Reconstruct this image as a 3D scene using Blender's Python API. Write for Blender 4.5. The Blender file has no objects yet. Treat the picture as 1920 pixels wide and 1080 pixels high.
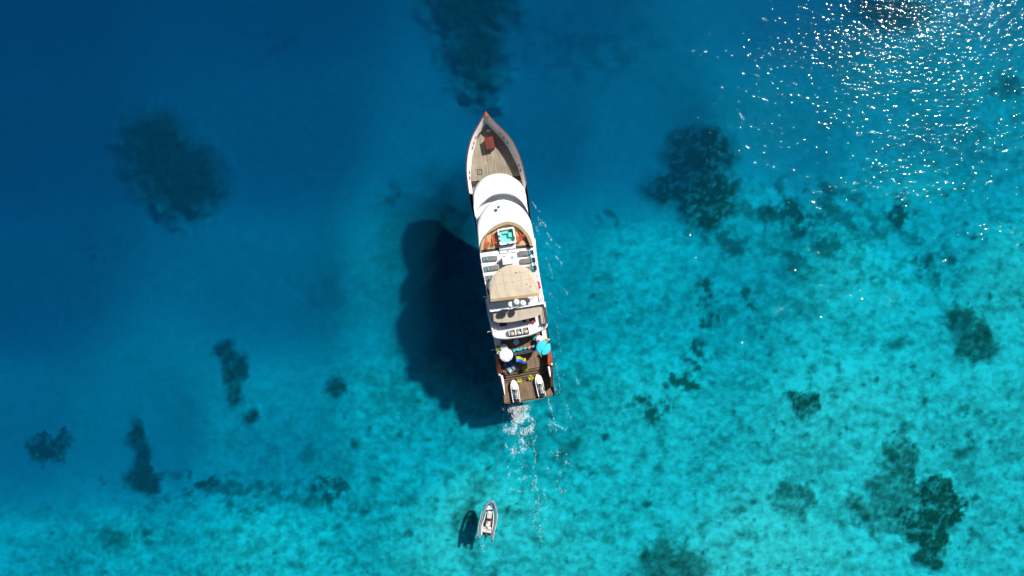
import bpy, math, random
import numpy as np
from mathutils import Vector, Matrix

random.seed(7)
rng = np.random.default_rng(11)
scene = bpy.context.scene
COL = scene.collection
D2R = math.radians

# ------------------------------------------------------------------ camera, sky, sun, exposure
H = 89.6                 # camera height above the water (m)
S = 0.07                 # metres per photograph pixel at the water
cam_d = bpy.data.cameras.new('camera')
cam_d.sensor_width = 36.0
cam_d.lens = 24.0
cam_d.clip_start = 1.0
cam_d.clip_end = 3000.0
cam = bpy.data.objects.new('camera', cam_d)
cam.location = (0, 0, H)
COL.objects.link(cam)
scene.camera = cam

SUN_EL, SUN_AZ = D2R(47.5), D2R(46.0)      # azimuth measured from +Y towards +X
world = bpy.data.worlds.new('World')
scene.world = world
world.use_nodes = True
wn = world.node_tree
sky = wn.nodes.new('ShaderNodeTexSky')
sky.sky_type = 'NISHITA'
sky.sun_disc = False
sky.sun_elevation = SUN_EL
sky.sun_rotation = SUN_AZ
wn.links.new(sky.outputs[0], wn.nodes['Background'].inputs[0])
wn.nodes['Background'].inputs[1].default_value = 0.05

sun_d = bpy.data.lights.new('sun', 'SUN')
sun_d.energy = 5.0
sun_d.angle = D2R(2.2)
sun_d.color = (1.0, 0.965, 0.91)
sun = bpy.data.objects.new('sun', sun_d)
sdir = Vector((math.sin(SUN_AZ) * math.cos(SUN_EL), math.cos(SUN_AZ) * math.cos(SUN_EL), math.sin(SUN_EL)))
sun.rotation_euler = sdir.to_track_quat('Z', 'Y').to_euler()
sun.location = (60, 60, 120)
COL.objects.link(sun)

scene.view_settings.view_transform = 'Standard'
scene.view_settings.look = 'None'
scene.view_settings.exposure = 0.35
scene.view_settings.gamma = 1.0
scene.view_settings.use_curve_mapping = False
scene.render.engine = 'CYCLES'
scene.cycles.use_denoising = True
scene.cycles.max_bounces = 8
scene.cycles.diffuse_bounces = 3
scene.cycles.transparent_max_bounces = 16
scene.cycles.volume_bounces = 1
scene.cycles.caustics_reflective = False
scene.cycles.caustics_refractive = False
scene.cycles.sample_clamp_indirect = 4.0

# ------------------------------------------------------------------ helpers: pixels of the photograph -> points at a known height
def P(px, py, z=0.0):
    k = S * (H - z) / H
    return Vector(((px - 960.0) * k, (540.0 - py) * k, z))

_a = P(911, 211, 5.4); _b = P(992.5, 748.5, 1.3)
YAW = math.atan2(-(_a.x - _b.x), (_a.y - _b.y))
ORI = Vector((_b.x, _b.y, 0))
MS = Matrix.Translation(ORI) @ Matrix.Rotation(YAW, 4, 'Z')
MSI = MS.inverted()
def L(px, py, z=0.0):
    """photograph pixel at height z -> ship coordinates (x to starboard, y to the bow)"""
    return MSI @ P(px, py, z)

def tag(o, label=None, cat=None, group=None, kind=None):
    if label: o['label'] = label
    if cat: o['category'] = cat
    if group: o['group'] = group
    if kind: o['kind'] = kind
    return o

def empty(name, loc, rz=0.0, label=None, cat=None, group=None):
    o = bpy.data.objects.new(name, None)
    o.empty_display_size = 0.3
    COL.objects.link(o)
    o.location = loc
    o.rotation_euler = (0, 0, rz)
    return tag(o, label, cat, group)

# ------------------------------------------------------------------ numpy noise
def _hash(ix, iy, seed):
    n = (ix.astype(np.int64) * 374761393 + iy.astype(np.int64) * 668265263 + seed * 1442695041) & 0xffffffff
    n = ((n ^ (n >> 13)) * 1274126177) & 0xffffffff
    n = (n ^ (n >> 16)) & 0xffffffff
    return n / 4294967295.0
def vnoise(x, y, seed=0):
    ix = np.floor(x); iy = np.floor(y)
    fx = x - ix; fy = y - iy
    ux = fx * fx * fx * (fx * (fx * 6 - 15) + 10); uy = fy * fy * fy * (fy * (fy * 6 - 15) + 10)
    def g(dx, dy):
        h = _hash(ix + dx, iy + dy, seed) * 2 * np.pi
        return np.cos(h) * (fx - dx) + np.sin(h) * (fy - dy)
    a = g(0, 0); b = g(1, 0); c = g(0, 1); d = g(1, 1)
    return ((a + (b - a) * ux) * (1 - uy) + (c + (d - c) * ux) * uy) * 1.5
def fbm(x, y, octv=4, seed=0, gain=0.5):
    s = 0; a = 1.0; t = 0
    for k in range(octv):
        s = s + a * vnoise(x * 2 ** k, y * 2 ** k, seed + k * 17); t += a; a *= gain
    return s / t
def sstep(a, b, x):
    t = np.clip((x - a) / (b - a), 0, 1)
    return t * t * (3 - 2 * t)

# ------------------------------------------------------------------ materials
def newmat(name):
    m = bpy.data.materials.new(name)
    m.use_nodes = True
    nt = m.node_tree
    return m, nt, nt.nodes, nt.links, nt.nodes['Principled BSDF']

def mat(name, color, rough=0.5, var=0.12, scale=3.0, metal=0.0, bump=0.0, coat=0.0, spec=0.5, sheen=0.0):
    """painted / moulded surface with slight mottling"""
    m, nt, N, K, B = newmat(name)
    tc = N.new('ShaderNodeTexCoord')
    nz = N.new('ShaderNodeTexNoise'); nz.inputs['Scale'].default_value = scale; nz.inputs['Detail'].default_value = 5
    K.new(tc.outputs['Object'], nz.inputs['Vector'])
    mr = N.new('ShaderNodeMapRange')
    mr.inputs['From Min'].default_value = 0.3; mr.inputs['From Max'].default_value = 0.7
    mr.inputs['To Min'].default_value = 1 - var; mr.inputs['To Max'].default_value = 1 + var * 0.5
    K.new(nz.outputs['Fac'], mr.inputs['Value'])
    mx = N.new('ShaderNodeMix'); mx.data_type = 'RGBA'; mx.blend_type = 'MULTIPLY'
    mx.inputs[0].default_value = 1.0
    mx.inputs[6].default_value = (*color, 1)
    K.new(mr.outputs[0], mx.inputs[7])
    K.new(mx.outputs[2], B.inputs['Base Color'])
    B.inputs['Roughness'].default_value = rough
    B.inputs['Metallic'].default_value = metal
    B.inputs['Coat Weight'].default_value = coat
    B.inputs['Specular IOR Level'].default_value = spec
    if bump:
        n2 = N.new('ShaderNodeTexNoise'); n2.inputs['Scale'].default_value = scale * 6; n2.inputs['Detail'].default_value = 4
        K.new(tc.outputs['Object'], n2.inputs['Vector'])
        bp = N.new('ShaderNodeBump'); bp.inputs['Strength'].default_value = 1; bp.inputs['Distance'].default_value = bump
        K.new(n2.outputs['Fac'], bp.inputs['Height']); K.new(bp.outputs[0], B.inputs['Normal'])
    return m

# ------------------------------------------------------------------ depth of the water, read against the photograph's pixels
CTRL = np.array([
 (0,0,24),(480,0,22),(960,0,19),(1440,0,15),(1920,0,10.5),
 (0,270,22),(480,270,19.5),(960,270,17),(1200,270,15),(1440,270,11.5),(1680,270,10),(1920,270,8.2),
 (0,540,19),(480,540,15),(760,540,10.5),(960,540,8.7),(1200,540,7.2),(1600,540,5.2),(1920,540,4.6),
 (0,810,14),(240,810,13),(480,810,10),(760,810,7.2),(960,800,6.0),(1200,810,5.2),(1600,810,4.2),(1920,810,4.3),
 (0,1080,7.6),(240,1080,6.8),(480,1080,5.4),(960,1080,4.3),(1440,1080,3.6),(1920,1080,4.2),
 (900,980,3.9),(850,330,15.5),(1400,430,7.6),(1700,400,7.2),
 (-700,-400,34),(960,-500,27),(2600,-300,14),(-700,1500,12),(2600,1500,4),(960,1600,3.6),(2600,540,4.5),(-800,540,27)], float)
def depth(px, py):
    w = 0; s = 0
    for cx, cy, d in CTRL:
        r2 = ((px - cx) ** 2 + (py - cy) ** 2) / 160.0 ** 2 + 0.18
        k = r2 ** -2.2
        w = w + k; s = s + k * d
    return s / w

# dark coral patches: (label, list of ellipses (cx, cy, rx, ry, angle), softness, darkness, height)
REEFS = [
 ('soft edged dark coral reef reaching down from the top edge ahead of the bow', [(885,10,80,62,0),(893,95,52,60,0),(908,155,26,34,0)], 34, 1.0, 6),
 ('large round dark coral reef alone in deep blue water far left of the yacht', [(292,270,62,58,0),(345,335,74,72,0),(310,300,80,60,35)], 34, 1.0, 6),
 ('broad broken coral reef right of the yacht bow, dark and mottled', [(1312,290,66,52,0),(1262,352,52,34,0),(1325,370,62,58,0)], 17, .95, 2),
 ('dark coral patch under the brightest sun glitter near the top right corner', [(1672,22,72,36,10)], 20, .8, 1.6),
 ('small dark coral patch cut by the right edge below the sun glitter', [(1895,158,30,24,0)], 12, .7, 1.0),
 ('compact ragged dark coral head alone on bright sand, right of the yacht stern', [(1513,756,26,24,0),(1528,770,14,14,0)], 4, .85, 1.2),
 ('largest green coral reef, three lobed, on bright sand at the lower right', [(1690,868,36,44,10,.74),(1678,930,58,34,20,.66),(1635,960,48,30,30,.66),(1762,948,44,46,0,1.0),(1748,1010,32,58,0,1.0),(1725,975,46,40,0,.9),(1670,985,34,18,20,.55)], 6, .98, 2.2),
 ('small triangular coral patch left of the largest green reef', [(1488,934,38,30,0),(1500,960,16,20,0)], 7, .66, 1.0),
 ('slanting grey coral patch near the right edge at mid height', [(1800,610,26,32,0),(1832,648,34,36,0)], 11, .85, .9),
 ('small oval dark coral reef close to the left edge, low in the photo', [(94,838,39,31,-15)], 7, .95, 1.4),
 ('narrow upright coral reef, pointed at the top, in the lower left', [(256,812,14,34,0),(268,868,22,42,0),(268,900,36,24,0)], 8, 1.0, 1.5),
 ('slanted hourglass coral reef halfway between the left edge and the yacht stern', [(424,655,20,20,0),(440,690,26,32,20),(443,738,14,26,0),(470,782,14,10,0)], 9, .92, 1.3),
 ('small faint coral patch left of the yacht shadow', [(632,727,20,22,0)], 9, .85, .9),
 ('faint round coral patch in deep water left of the yacht foredeck', [(730,368,18,17,0)], 12, .6, .8),
 ('blurred small coral patch low in the left part above the bottom edge', [(207,1008,26,18,0),(228,1018,18,20,0)], 10, .65, .9),
 ('wide coral reef cut by the bottom edge right of the tender', [(1265,1062,72,34,0),(1240,1045,34,24,0)], 10, .75, 1.4),
 ('coral patch just right of the foamy wake behind the yacht', [(1078,835,24,20,-30),(1062,855,22,14,-30)], 10, .6, .8),
 ('small coral patch ahead of the tender, beside its tow rope', [(903,905,18,15,0),(884,962,18,24,20)], 8, .5, .8),
]
SOFT = [  # low rubble fields without a relief of their own, plus shade painted into the underwater shadows (cx, cy, rx, ry, ang, strength)
 (1470,395,70,45,20,.55),(1560,360,40,24,0,.4),(1690,405,22,34,0,.6),(1745,495,60,34,10,.5),(1600,430,90,50,0,.38),(1510,480,70,40,0,.35),
 (1350,455,60,24,0,.4),(1320,545,24,24,0,.75),(1326,610,24,30,10,.7),(1312,660,22,34,10,.8),(1285,718,19,22,0,.9),(1225,760,40,20,0,.6),(1400,575,14,30,-50,.6),(882,988,34,40,0,.35),(1145,415,15,18,0,.4),  # last but one: painted smudge blurring the tender's shadow
 (622,910,36,26,0,.5),(375,902,30,18,0,.5),(470,925,90,16,5,.4),(580,860,30,24,0,.3),(300,1000,50,26,0,.3),(190,900,14,12,0,.35),(290,935,26,34,0,.3),
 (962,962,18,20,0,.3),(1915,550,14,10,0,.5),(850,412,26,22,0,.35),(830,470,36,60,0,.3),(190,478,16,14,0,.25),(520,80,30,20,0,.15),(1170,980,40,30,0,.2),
 (1080,1000,30,16,0,.3),(930,1072,30,14,0,.35),(640,560,100,60,0,.12),(1580,818,8,8,0,.8),(1776,836,8,8,0,.7),(1418,818,12,8,0,.4),(1830,985,14,16,0,.45),(1100,90,120,50,0,.2),(560,1040,40,12,0,.2),
 (838,580,100,155,-4,.5),(800,440,95,95,0,.5),(850,392,74,72,0,.42),(1400,560,12,9,0,.4),(1380,590,30,8,40,.35),(1480,510,14,8,0,.4),(1620,520,14,10,0,.4)]  # first three: painted shade that darkens and blurs the yacht's shadow

def blob(px, py, e):
    cx, cy, rx, ry, ang = e[:5]
    a = math.radians(ang)
    dx = px - cx; dy = py - cy
    x = dx * math.cos(a) + dy * math.sin(a); y = -dx * math.sin(a) + dy * math.cos(a)
    r = np.sqrt((x / rx) ** 2 + (y / ry) ** 2)
    return (1 - r) * min(rx, ry)          # signed distance-like, px

def reef_mask(px, py, r, wx, wy):
    m = None
    for e in r[1]:
        b = sstep(-r[2], r[2] * 0.9, blob(px + wx, py + wy, e)) * (e[5] if len(e) > 5 else 1.0)
        m = b if m is None else np.maximum(m, b)
    return m

_specks = []
_r = random.Random(5)
while len(_specks) < 640:
    x = _r.uniform(60, 2000); y = _r.uniform(330, 1150)
    w = float(1.0 - sstep(4.2, 11.0, depth(np.array(x), np.array(y))))
    if _r.random() < w * 0.9:
        _specks.append((x, y, _r.uniform(1.6, 4.6) * _r.choice((1, 1, 1, 1.6, 2.4)), _r.uniform(.25, .85), _r.uniform(.6, 1.7)))

def lift_mask(px, py, r):
    wx = fbm(px / 38., py / 38., 2, 3) * 30; wy = fbm(px / 38., py / 38., 2, 9) * 30
    return reef_mask(px, py, (r[0], [e[:5] for e in r[1]], max(r[2] * 1.3, 14)), wx, wy)

def coverage(px, py, with_reefs=True):
    """share of dark coral / weed and painted shadow on the bed, 0..1"""
    wx = fbm(px / 38., py / 38., 4, 3) * 28 + fbm(px / 9., py / 9., 3, 31) * 10
    wy = fbm(px / 38., py / 38., 4, 9) * 28 + fbm(px / 9., py / 9., 3, 39) * 10
    lwx = fbm(px / 34., py / 34., 4, 3, .6) * 20; lwy = fbm(px / 34., py / 34., 4, 9, .6) * 20
    out = np.zeros_like(px)
    n1 = fbm(px / 32., py / 32., 5, 51, .58)
    n2 = fbm(px / 11., py / 11., 4, 57, .6)
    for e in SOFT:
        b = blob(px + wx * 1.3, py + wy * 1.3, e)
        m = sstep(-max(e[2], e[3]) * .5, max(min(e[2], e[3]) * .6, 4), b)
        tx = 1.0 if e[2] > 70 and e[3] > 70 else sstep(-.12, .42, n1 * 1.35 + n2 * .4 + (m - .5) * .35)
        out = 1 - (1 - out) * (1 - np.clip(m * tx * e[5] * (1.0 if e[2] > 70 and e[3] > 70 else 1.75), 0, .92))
    for sx, sy, r, a, asp in _specks:
        sel = (np.abs(px - sx) < r * 3) & (np.abs(py - sy) < r * 3)
        if sel.any():
            d = np.sqrt(((px[sel] + wx[sel] * .35 - sx) / asp) ** 2 + (py[sel] + wy[sel] * .35 - sy) ** 2)
            out[sel] = 1 - (1 - out[sel]) * (1 - a * (1 - sstep(r * .3, r * 1.5, d)))
    # scattered rubble everywhere in the shallows
    shal = 1 - sstep(5, 10, depth(px, py))
    out = 1 - (1 - out) * (1 - shal * .5 * sstep(.06, .5, fbm(px / 34. + 9, py / 30. + 4, 5, 71, .66)))
    masks = []
    for r in REEFS:
        m = reef_mask(px, py, r, *((lwx, lwy) if r[2] > 14 else (wx * .6, wy * .6) if r[2] > 7.5 and px.size and r[1][0][0] < 700 else (wx, wy)))
        masks.append(m)
        tex = np.clip(1.0 + (n1 * .9 + n2 * 1.0) * (.2 if r[2] > 19 else .45 if 7.5 < r[2] < 15 else 1.2), .3, 1.25)
        out = 1 - (1 - out) * (1 - np.clip(m * r[3] * tex, 0, 1))
    return np.clip(out, 0, 1), masks

def bed_attr(me, cov, mot):
    a2 = me.attributes.new('mottle', 'FLOAT', 'POINT'); a2.data.foreach_set('value', mot.astype(np.float32).ravel())
    at = me.attributes.new('cover', 'FLOAT', 'POINT')
    at.data.foreach_set('value', cov.astype(np.float32).ravel())

def grid_mesh(name, X, Y, Z, keep=None):
    ny, nx = X.shape
    co = np.stack([X, Y, Z], -1).reshape(-1, 3).astype(np.float32)
    j, i = np.mgrid[0:ny - 1, 0:nx - 1]
    a = (j * nx + i).ravel()
    q = np.stack([a, a + nx, a + nx + 1, a + 1], -1)
    if keep is not None:
        kf = keep[:-1, :-1] & keep[1:, :-1] & keep[:-1, 1:] & keep[1:, 1:]
        q = q[kf.ravel()]
    used = np.zeros(len(co), bool); used[q.ravel()] = True
    idx = np.cumsum(used) - 1
    q = idx[q]; co = co[used]
    me = bpy.data.meshes.new(name)
    me.vertices.add(len(co)); me.vertices.foreach_set('co', co.ravel())
    me.loops.add(q.size); me.loops.foreach_set('vertex_index', q.ravel().astype(np.int32))
    me.polygons.add(len(q)); me.polygons.foreach_set('loop_start', (np.arange(len(q)) * 4).astype(np.int32))
    me.polygons.foreach_set('use_smooth', np.ones(len(q), bool))
    me.update(); me.validate()
    return me, used

# seabed material: pale sand and dark coral, one mask attribute (also carrying painted shade) plus fine mottling
def make_bed_mat():
    m, nt, N, K, B = newmat('seabed_sand_and_coral')
    tc = N.new('ShaderNodeTexCoord')
    at = N.new('ShaderNodeAttribute'); at.attribute_name = 'cover'
    def noise(scale, detail, rough=.6, vec=None):
        n = N.new('ShaderNodeTexNoise'); n.inputs['Scale'].default_value = scale; n.inputs['Detail'].default_value = detail
        n.inputs['Roughness'].default_value = rough
        K.new(vec or tc.outputs['Object'], n.inputs['Vector']); return n
    mp = N.new('ShaderNodeMapping'); mp.inputs['Rotation'].default_value = (0, 0, D2R(-35)); mp.inputs['Scale'].default_value = (.8, 1.15, 1)
    K.new(tc.outputs['Object'], mp.inputs['Vector'])
    a = noise(.55, 4, .56, mp.outputs[0]); b = noise(2.2, 5, .6)
    vo = N.new('ShaderNodeTexVoronoi'); vo.inputs['Scale'].default_value = .55; vo.feature = 'SMOOTH_F1'
    K.new(a.outputs['Color'], vo.inputs['Vector'])
    sand = N.new('ShaderNodeValToRGB')
    e = sand.color_ramp.elements
    e[0].position = .37; e[0].color = (.36, .34, .285, 1)
    e[1].position = .62; e[1].color = (.78, .76, .67, 1)
    x = sand.color_ramp.elements.new(.5); x.color = (.58, .56, .48, 1)
    c_ = noise(1.15, 2.5, .5)
    sm = N.new('ShaderNodeMath'); sm.operation = 'MULTIPLY_ADD'; sm.inputs[1].default_value = .5
    hf = N.new('ShaderNodeMath'); hf.operation = 'MULTIPLY'; hf.inputs[1].default_value = .5
    K.new(a.outputs['Fac'], hf.inputs[0]); K.new(c_.outputs['Fac'], sm.inputs[0]); K.new(hf.outputs[0], sm.inputs[2])
    at2 = N.new('ShaderNodeAttribute'); at2.attribute_name = 'mottle'
    bg = noise(.10, 3, .5)
    b2 = N.new('ShaderNodeMath'); b2.operation = 'MULTIPLY_ADD'; b2.inputs[1].default_value = .30; K.new(bg.outputs['Fac'], b2.inputs[0])
    b3 = N.new('ShaderNodeMath'); b3.operation = 'ADD'; b3.inputs[1].default_value = -.15; K.new(sm.outputs[0], b3.inputs[0]); K.new(b3.outputs[0], b2.inputs[2])
    sm = b2
    lm = N.new('ShaderNodeMix'); lm.data_type = 'FLOAT'; lm.inputs[2].default_value = .5
    K.new(at2.outputs['Fac'], lm.inputs[0]); K.new(sm.outputs[0], lm.inputs[3]); K.new(lm.outputs[0], sand.inputs[0])
    cor = N.new('ShaderNodeValToRGB')
    e = cor.color_ramp.elements
    e[0].position = .3; e[0].color = (.012, .018, .012, 1)
    e[1].position = .75; e[1].color = (.10, .12, .05, 1)
    x = cor.color_ramp.elements.new(.52); x.color = (.036, .056, .024, 1)
    K.new(b.outputs['Fac'], cor.inputs[0])
    # mask sharpened by fine noise
    sub = N.new('ShaderNodeMath'); sub.operation = 'MULTIPLY_ADD'
    sub.inputs[1].default_value = .7; sub.inputs[2].default_value = -.35
    K.new(b.outputs['Fac'], sub.inputs[0])
    mul = N.new('ShaderNodeMath'); mul.operation = 'MULTIPLY'
    par = N.new('ShaderNodeMath'); par.operation = 'PINGPONG'; par.inputs[1].default_value = .5
    K.new(at.outputs['Fac'], par.inputs[0])
    K.new(par.outputs[0], mul.inputs[0]); K.new(sub.outputs[0], mul.inputs[1])
    add = N.new('ShaderNodeMath'); add.operation = 'MULTIPLY_ADD'; add.inputs[1].default_value = 2.2; add.use_clamp = True
    K.new(mul.outputs[0], add.inputs[0]); K.new(at.outputs['Fac'], add.inputs[2])
    mx = N.new('ShaderNodeMix'); mx.data_type = 'RGBA'
    K.new(add.outputs[0], mx.inputs[0]); K.new(sand.outputs[0], mx.inputs[6]); K.new(cor.outputs[0], mx.inputs[7])
    K.new(mx.outputs[2], B.inputs['Base Color'])
    B.inputs['Roughness'].default_value = 1; B.inputs['Specular IOR Level'].default_value = 0
    return m
BED = make_bed_mat()

def axis(lo, a, b, hi, step, far):
    mid = np.arange(a, b + .1, step)
    l = a - np.cumsum(np.geomspace(step, far, 26)); l = l[l > lo]
    r = mid[-1] + np.cumsum(np.geomspace(step, far, 26)); r = r[r < hi]
    return np.concatenate([l[::-1], mid, r])
gx = axis(-2600, -60, 1980, 4500, 3.6, 240)
gy = axis(-2600, -60, 1140, 3700, 3.6, 240)
GX, GY = np.meshgrid(gx, gy[::-1])
DP = depth(GX, GY)
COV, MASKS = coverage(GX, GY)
rel = fbm(GX / 14., GY / 14., 4, 77, .6)
relief = COV * (.35 + .4 * rel) * .3 + fbm(GX / 60., GY / 60., 3, 81) * .12
def bed_xyz(D):
    k = S * (H + D) / H
    return (GX - 960) * k, (540 - GY) * k, -D
BASE = DP - relief
MOT = 1 - .8 * sstep(6.5, 13, DP)
X, Y, Z = bed_xyz(BASE)
me, used = grid_mesh('seabed', X, Y, Z)
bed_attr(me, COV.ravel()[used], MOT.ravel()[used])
me.materials.append(BED)
bed = bpy.data.objects.new('seabed', me); COL.objects.link(bed); tag(bed, kind='structure')

for r, m in zip(REEFS, MASKS):
    m = lift_mask(GX, GY, r)
    keep = m > .002
    lift = sstep(.0, 1.0, m) * r[4] * (1.0 if r[4] > 3.5 else .28) * (.75 + .45 * fbm(GX / 22., GY / 22., 3, 77, .5)) * .6 + .012
    Dr = BASE - lift
    X, Y, Z = bed_xyz(Dr)
    me, used = grid_mesh('coral_reef', X, Y, Z, keep)
    bed_attr(me, COV.ravel()[used], MOT.ravel()[used])
    me.materials.append(BED)
    # put the origin at the patch's own centre
    co = np.empty(len(me.vertices) * 3, np.float32); me.vertices.foreach_get('co', co); co = co.reshape(-1, 3)
    c = co.mean(0); co -= c; me.vertices.foreach_set('co', co.ravel()); me.update()
    o = bpy.data.objects.new('coral_reef', me); COL.objects.link(o); o.location = c
    tag(o, r[0], 'coral reef', 'coral reefs on the seabed')

# ------------------------------------------------------------------ water: one closed body with a clear, rippled surface
def make_water_mat():
    m = bpy.data.materials.new('sea_water'); m.use_nodes = True
    nt = m.node_tree; N = nt.nodes; K = nt.links
    N.remove(N['Principled BSDF']); out = N['Material Output']
    tc = N.new('ShaderNodeTexCoord')
    def noise(scale, detail, rot, sc, rough=.55, dist=0.0):
        mp = N.new('ShaderNodeMapping'); mp.inputs['Rotation'].default_value = (0, 0, D2R(rot)); mp.inputs['Scale'].default_value = sc
        K.new(tc.outputs['Object'], mp.inputs['Vector'])
        n = N.new('ShaderNodeTexNoise'); n.inputs['Scale'].default_value = scale; n.inputs['Detail'].default_value = detail
        n.inputs['Roughness'].default_value = rough; n.inputs['Distortion'].default_value = dist
        K.new(mp.outputs[0], n.inputs['Vector']); return n
    w1 = noise(1.65, 1.7, 12, (.7, 1.35, 1), .36)     # small chop
    w2 = noise(.35, 2, 15, (.6, 1.3, 1), .5)         # longer waves that gather the glitter into bands
    w3 = noise(.07, 1, 10, (.5, 1.4, 1), .5)
    def mul(n, f, prev=None):
        a = N.new('ShaderNodeMath'); a.operation = 'MULTIPLY_ADD'; a.inputs[1].default_value = f
        K.new(n.outputs['Fac'], a.inputs[0])
        if prev: K.new(prev.outputs[0], a.inputs[2])
        else: a.inputs[2].default_value = 0
        return a
    w4 = noise(.10, 3, 14, (.35, 1.5, 1), .6)        # gusts: calmer and rougher bands
    gs = N.new('ShaderNodeMapRange'); gs.inputs['From Min'].default_value = .36; gs.inputs['From Max'].default_value = .62
    gs.inputs['To Min'].default_value = .62; gs.inputs['To Max'].default_value = 1.2
    K.new(w4.outputs['Fac'], gs.inputs['Value'])
    g1 = N.new('ShaderNodeMath'); g1.operation = 'MULTIPLY'; K.new(w1.outputs['Fac'], g1.inputs[0]); K.new(gs.outputs[0], g1.inputs[1])
    class _o: outputs = {'Fac': g1.outputs[0]}
    h = mul(w3, WAVE[2], mul(w2, WAVE[1], mul(_o, WAVE[0])))
    bp = N.new('ShaderNodeBump'); bp.inputs['Strength'].default_value = 1; bp.inputs['Distance'].default_value = 1
    K.new(h.outputs[0], bp.inputs['Height'])
    gl = N.new('ShaderNodeBsdfGlossy'); gl.inputs['Roughness'].default_value = .05
    K.new(bp.outputs[0], gl.inputs['Normal'])
    tr = N.new('ShaderNodeBsdfTransparent')
    fr = N.new('ShaderNodeFresnel'); fr.inputs['IOR'].default_value = 1.155
    mx = N.new('ShaderNodeMixShader')
    K.new(fr.outputs[0], mx.inputs[0]); K.new(tr.outputs[0], mx.inputs[1]); K.new(gl.outputs[0], mx.inputs[2])
    K.new(mx.outputs[0], out.inputs['Surface'])
    va = N.new('ShaderNodeVolumeAbsorption'); va.inputs['Color'].default_value = (*ABS_C, 1); va.inputs['Density'].default_value = ABS_D
    vs = N.new('ShaderNodeVolumeScatter'); vs.inputs['Color'].default_value = (*SCA_C, 1); vs.inputs['Density'].default_value = SCA_D
    vs.inputs['Anisotropy'].default_value = .0
    ad = N.new('ShaderNodeAddShader')
    K.new(va.outputs[0], ad.inputs[0]); K.new(vs.outputs[0], ad.inputs[1])
    K.new(ad.outputs[0], out.inputs['Volume'])
    return m
# absorption coefficient = (1 - colour) * density
WAVE = (.134, .13, .20)
ABS_C, ABS_D = (.0, .858, .926), .42
SCA_C, SCA_D = (.02, .46, .71), .0195
WATER = make_water_mat()
R = 420.0
me = bpy.data.meshes.new('water')
b = -60.0
me.from_pydata([(-R, -R, b), (R, -R, b), (R, R, b), (-R, R, b), (-R, -R, 0), (R, -R, 0), (R, R, 0), (-R, R, 0)], [],
               [(0, 3, 2, 1), (4, 5, 6, 7), (0, 1, 5, 4), (1, 2, 6, 5), (2, 3, 7, 6), (3, 0, 4, 7)])
me.materials.append(WATER)
water = bpy.data.objects.new('water', me); COL.objects.link(water); tag(water, kind='structure')

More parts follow.
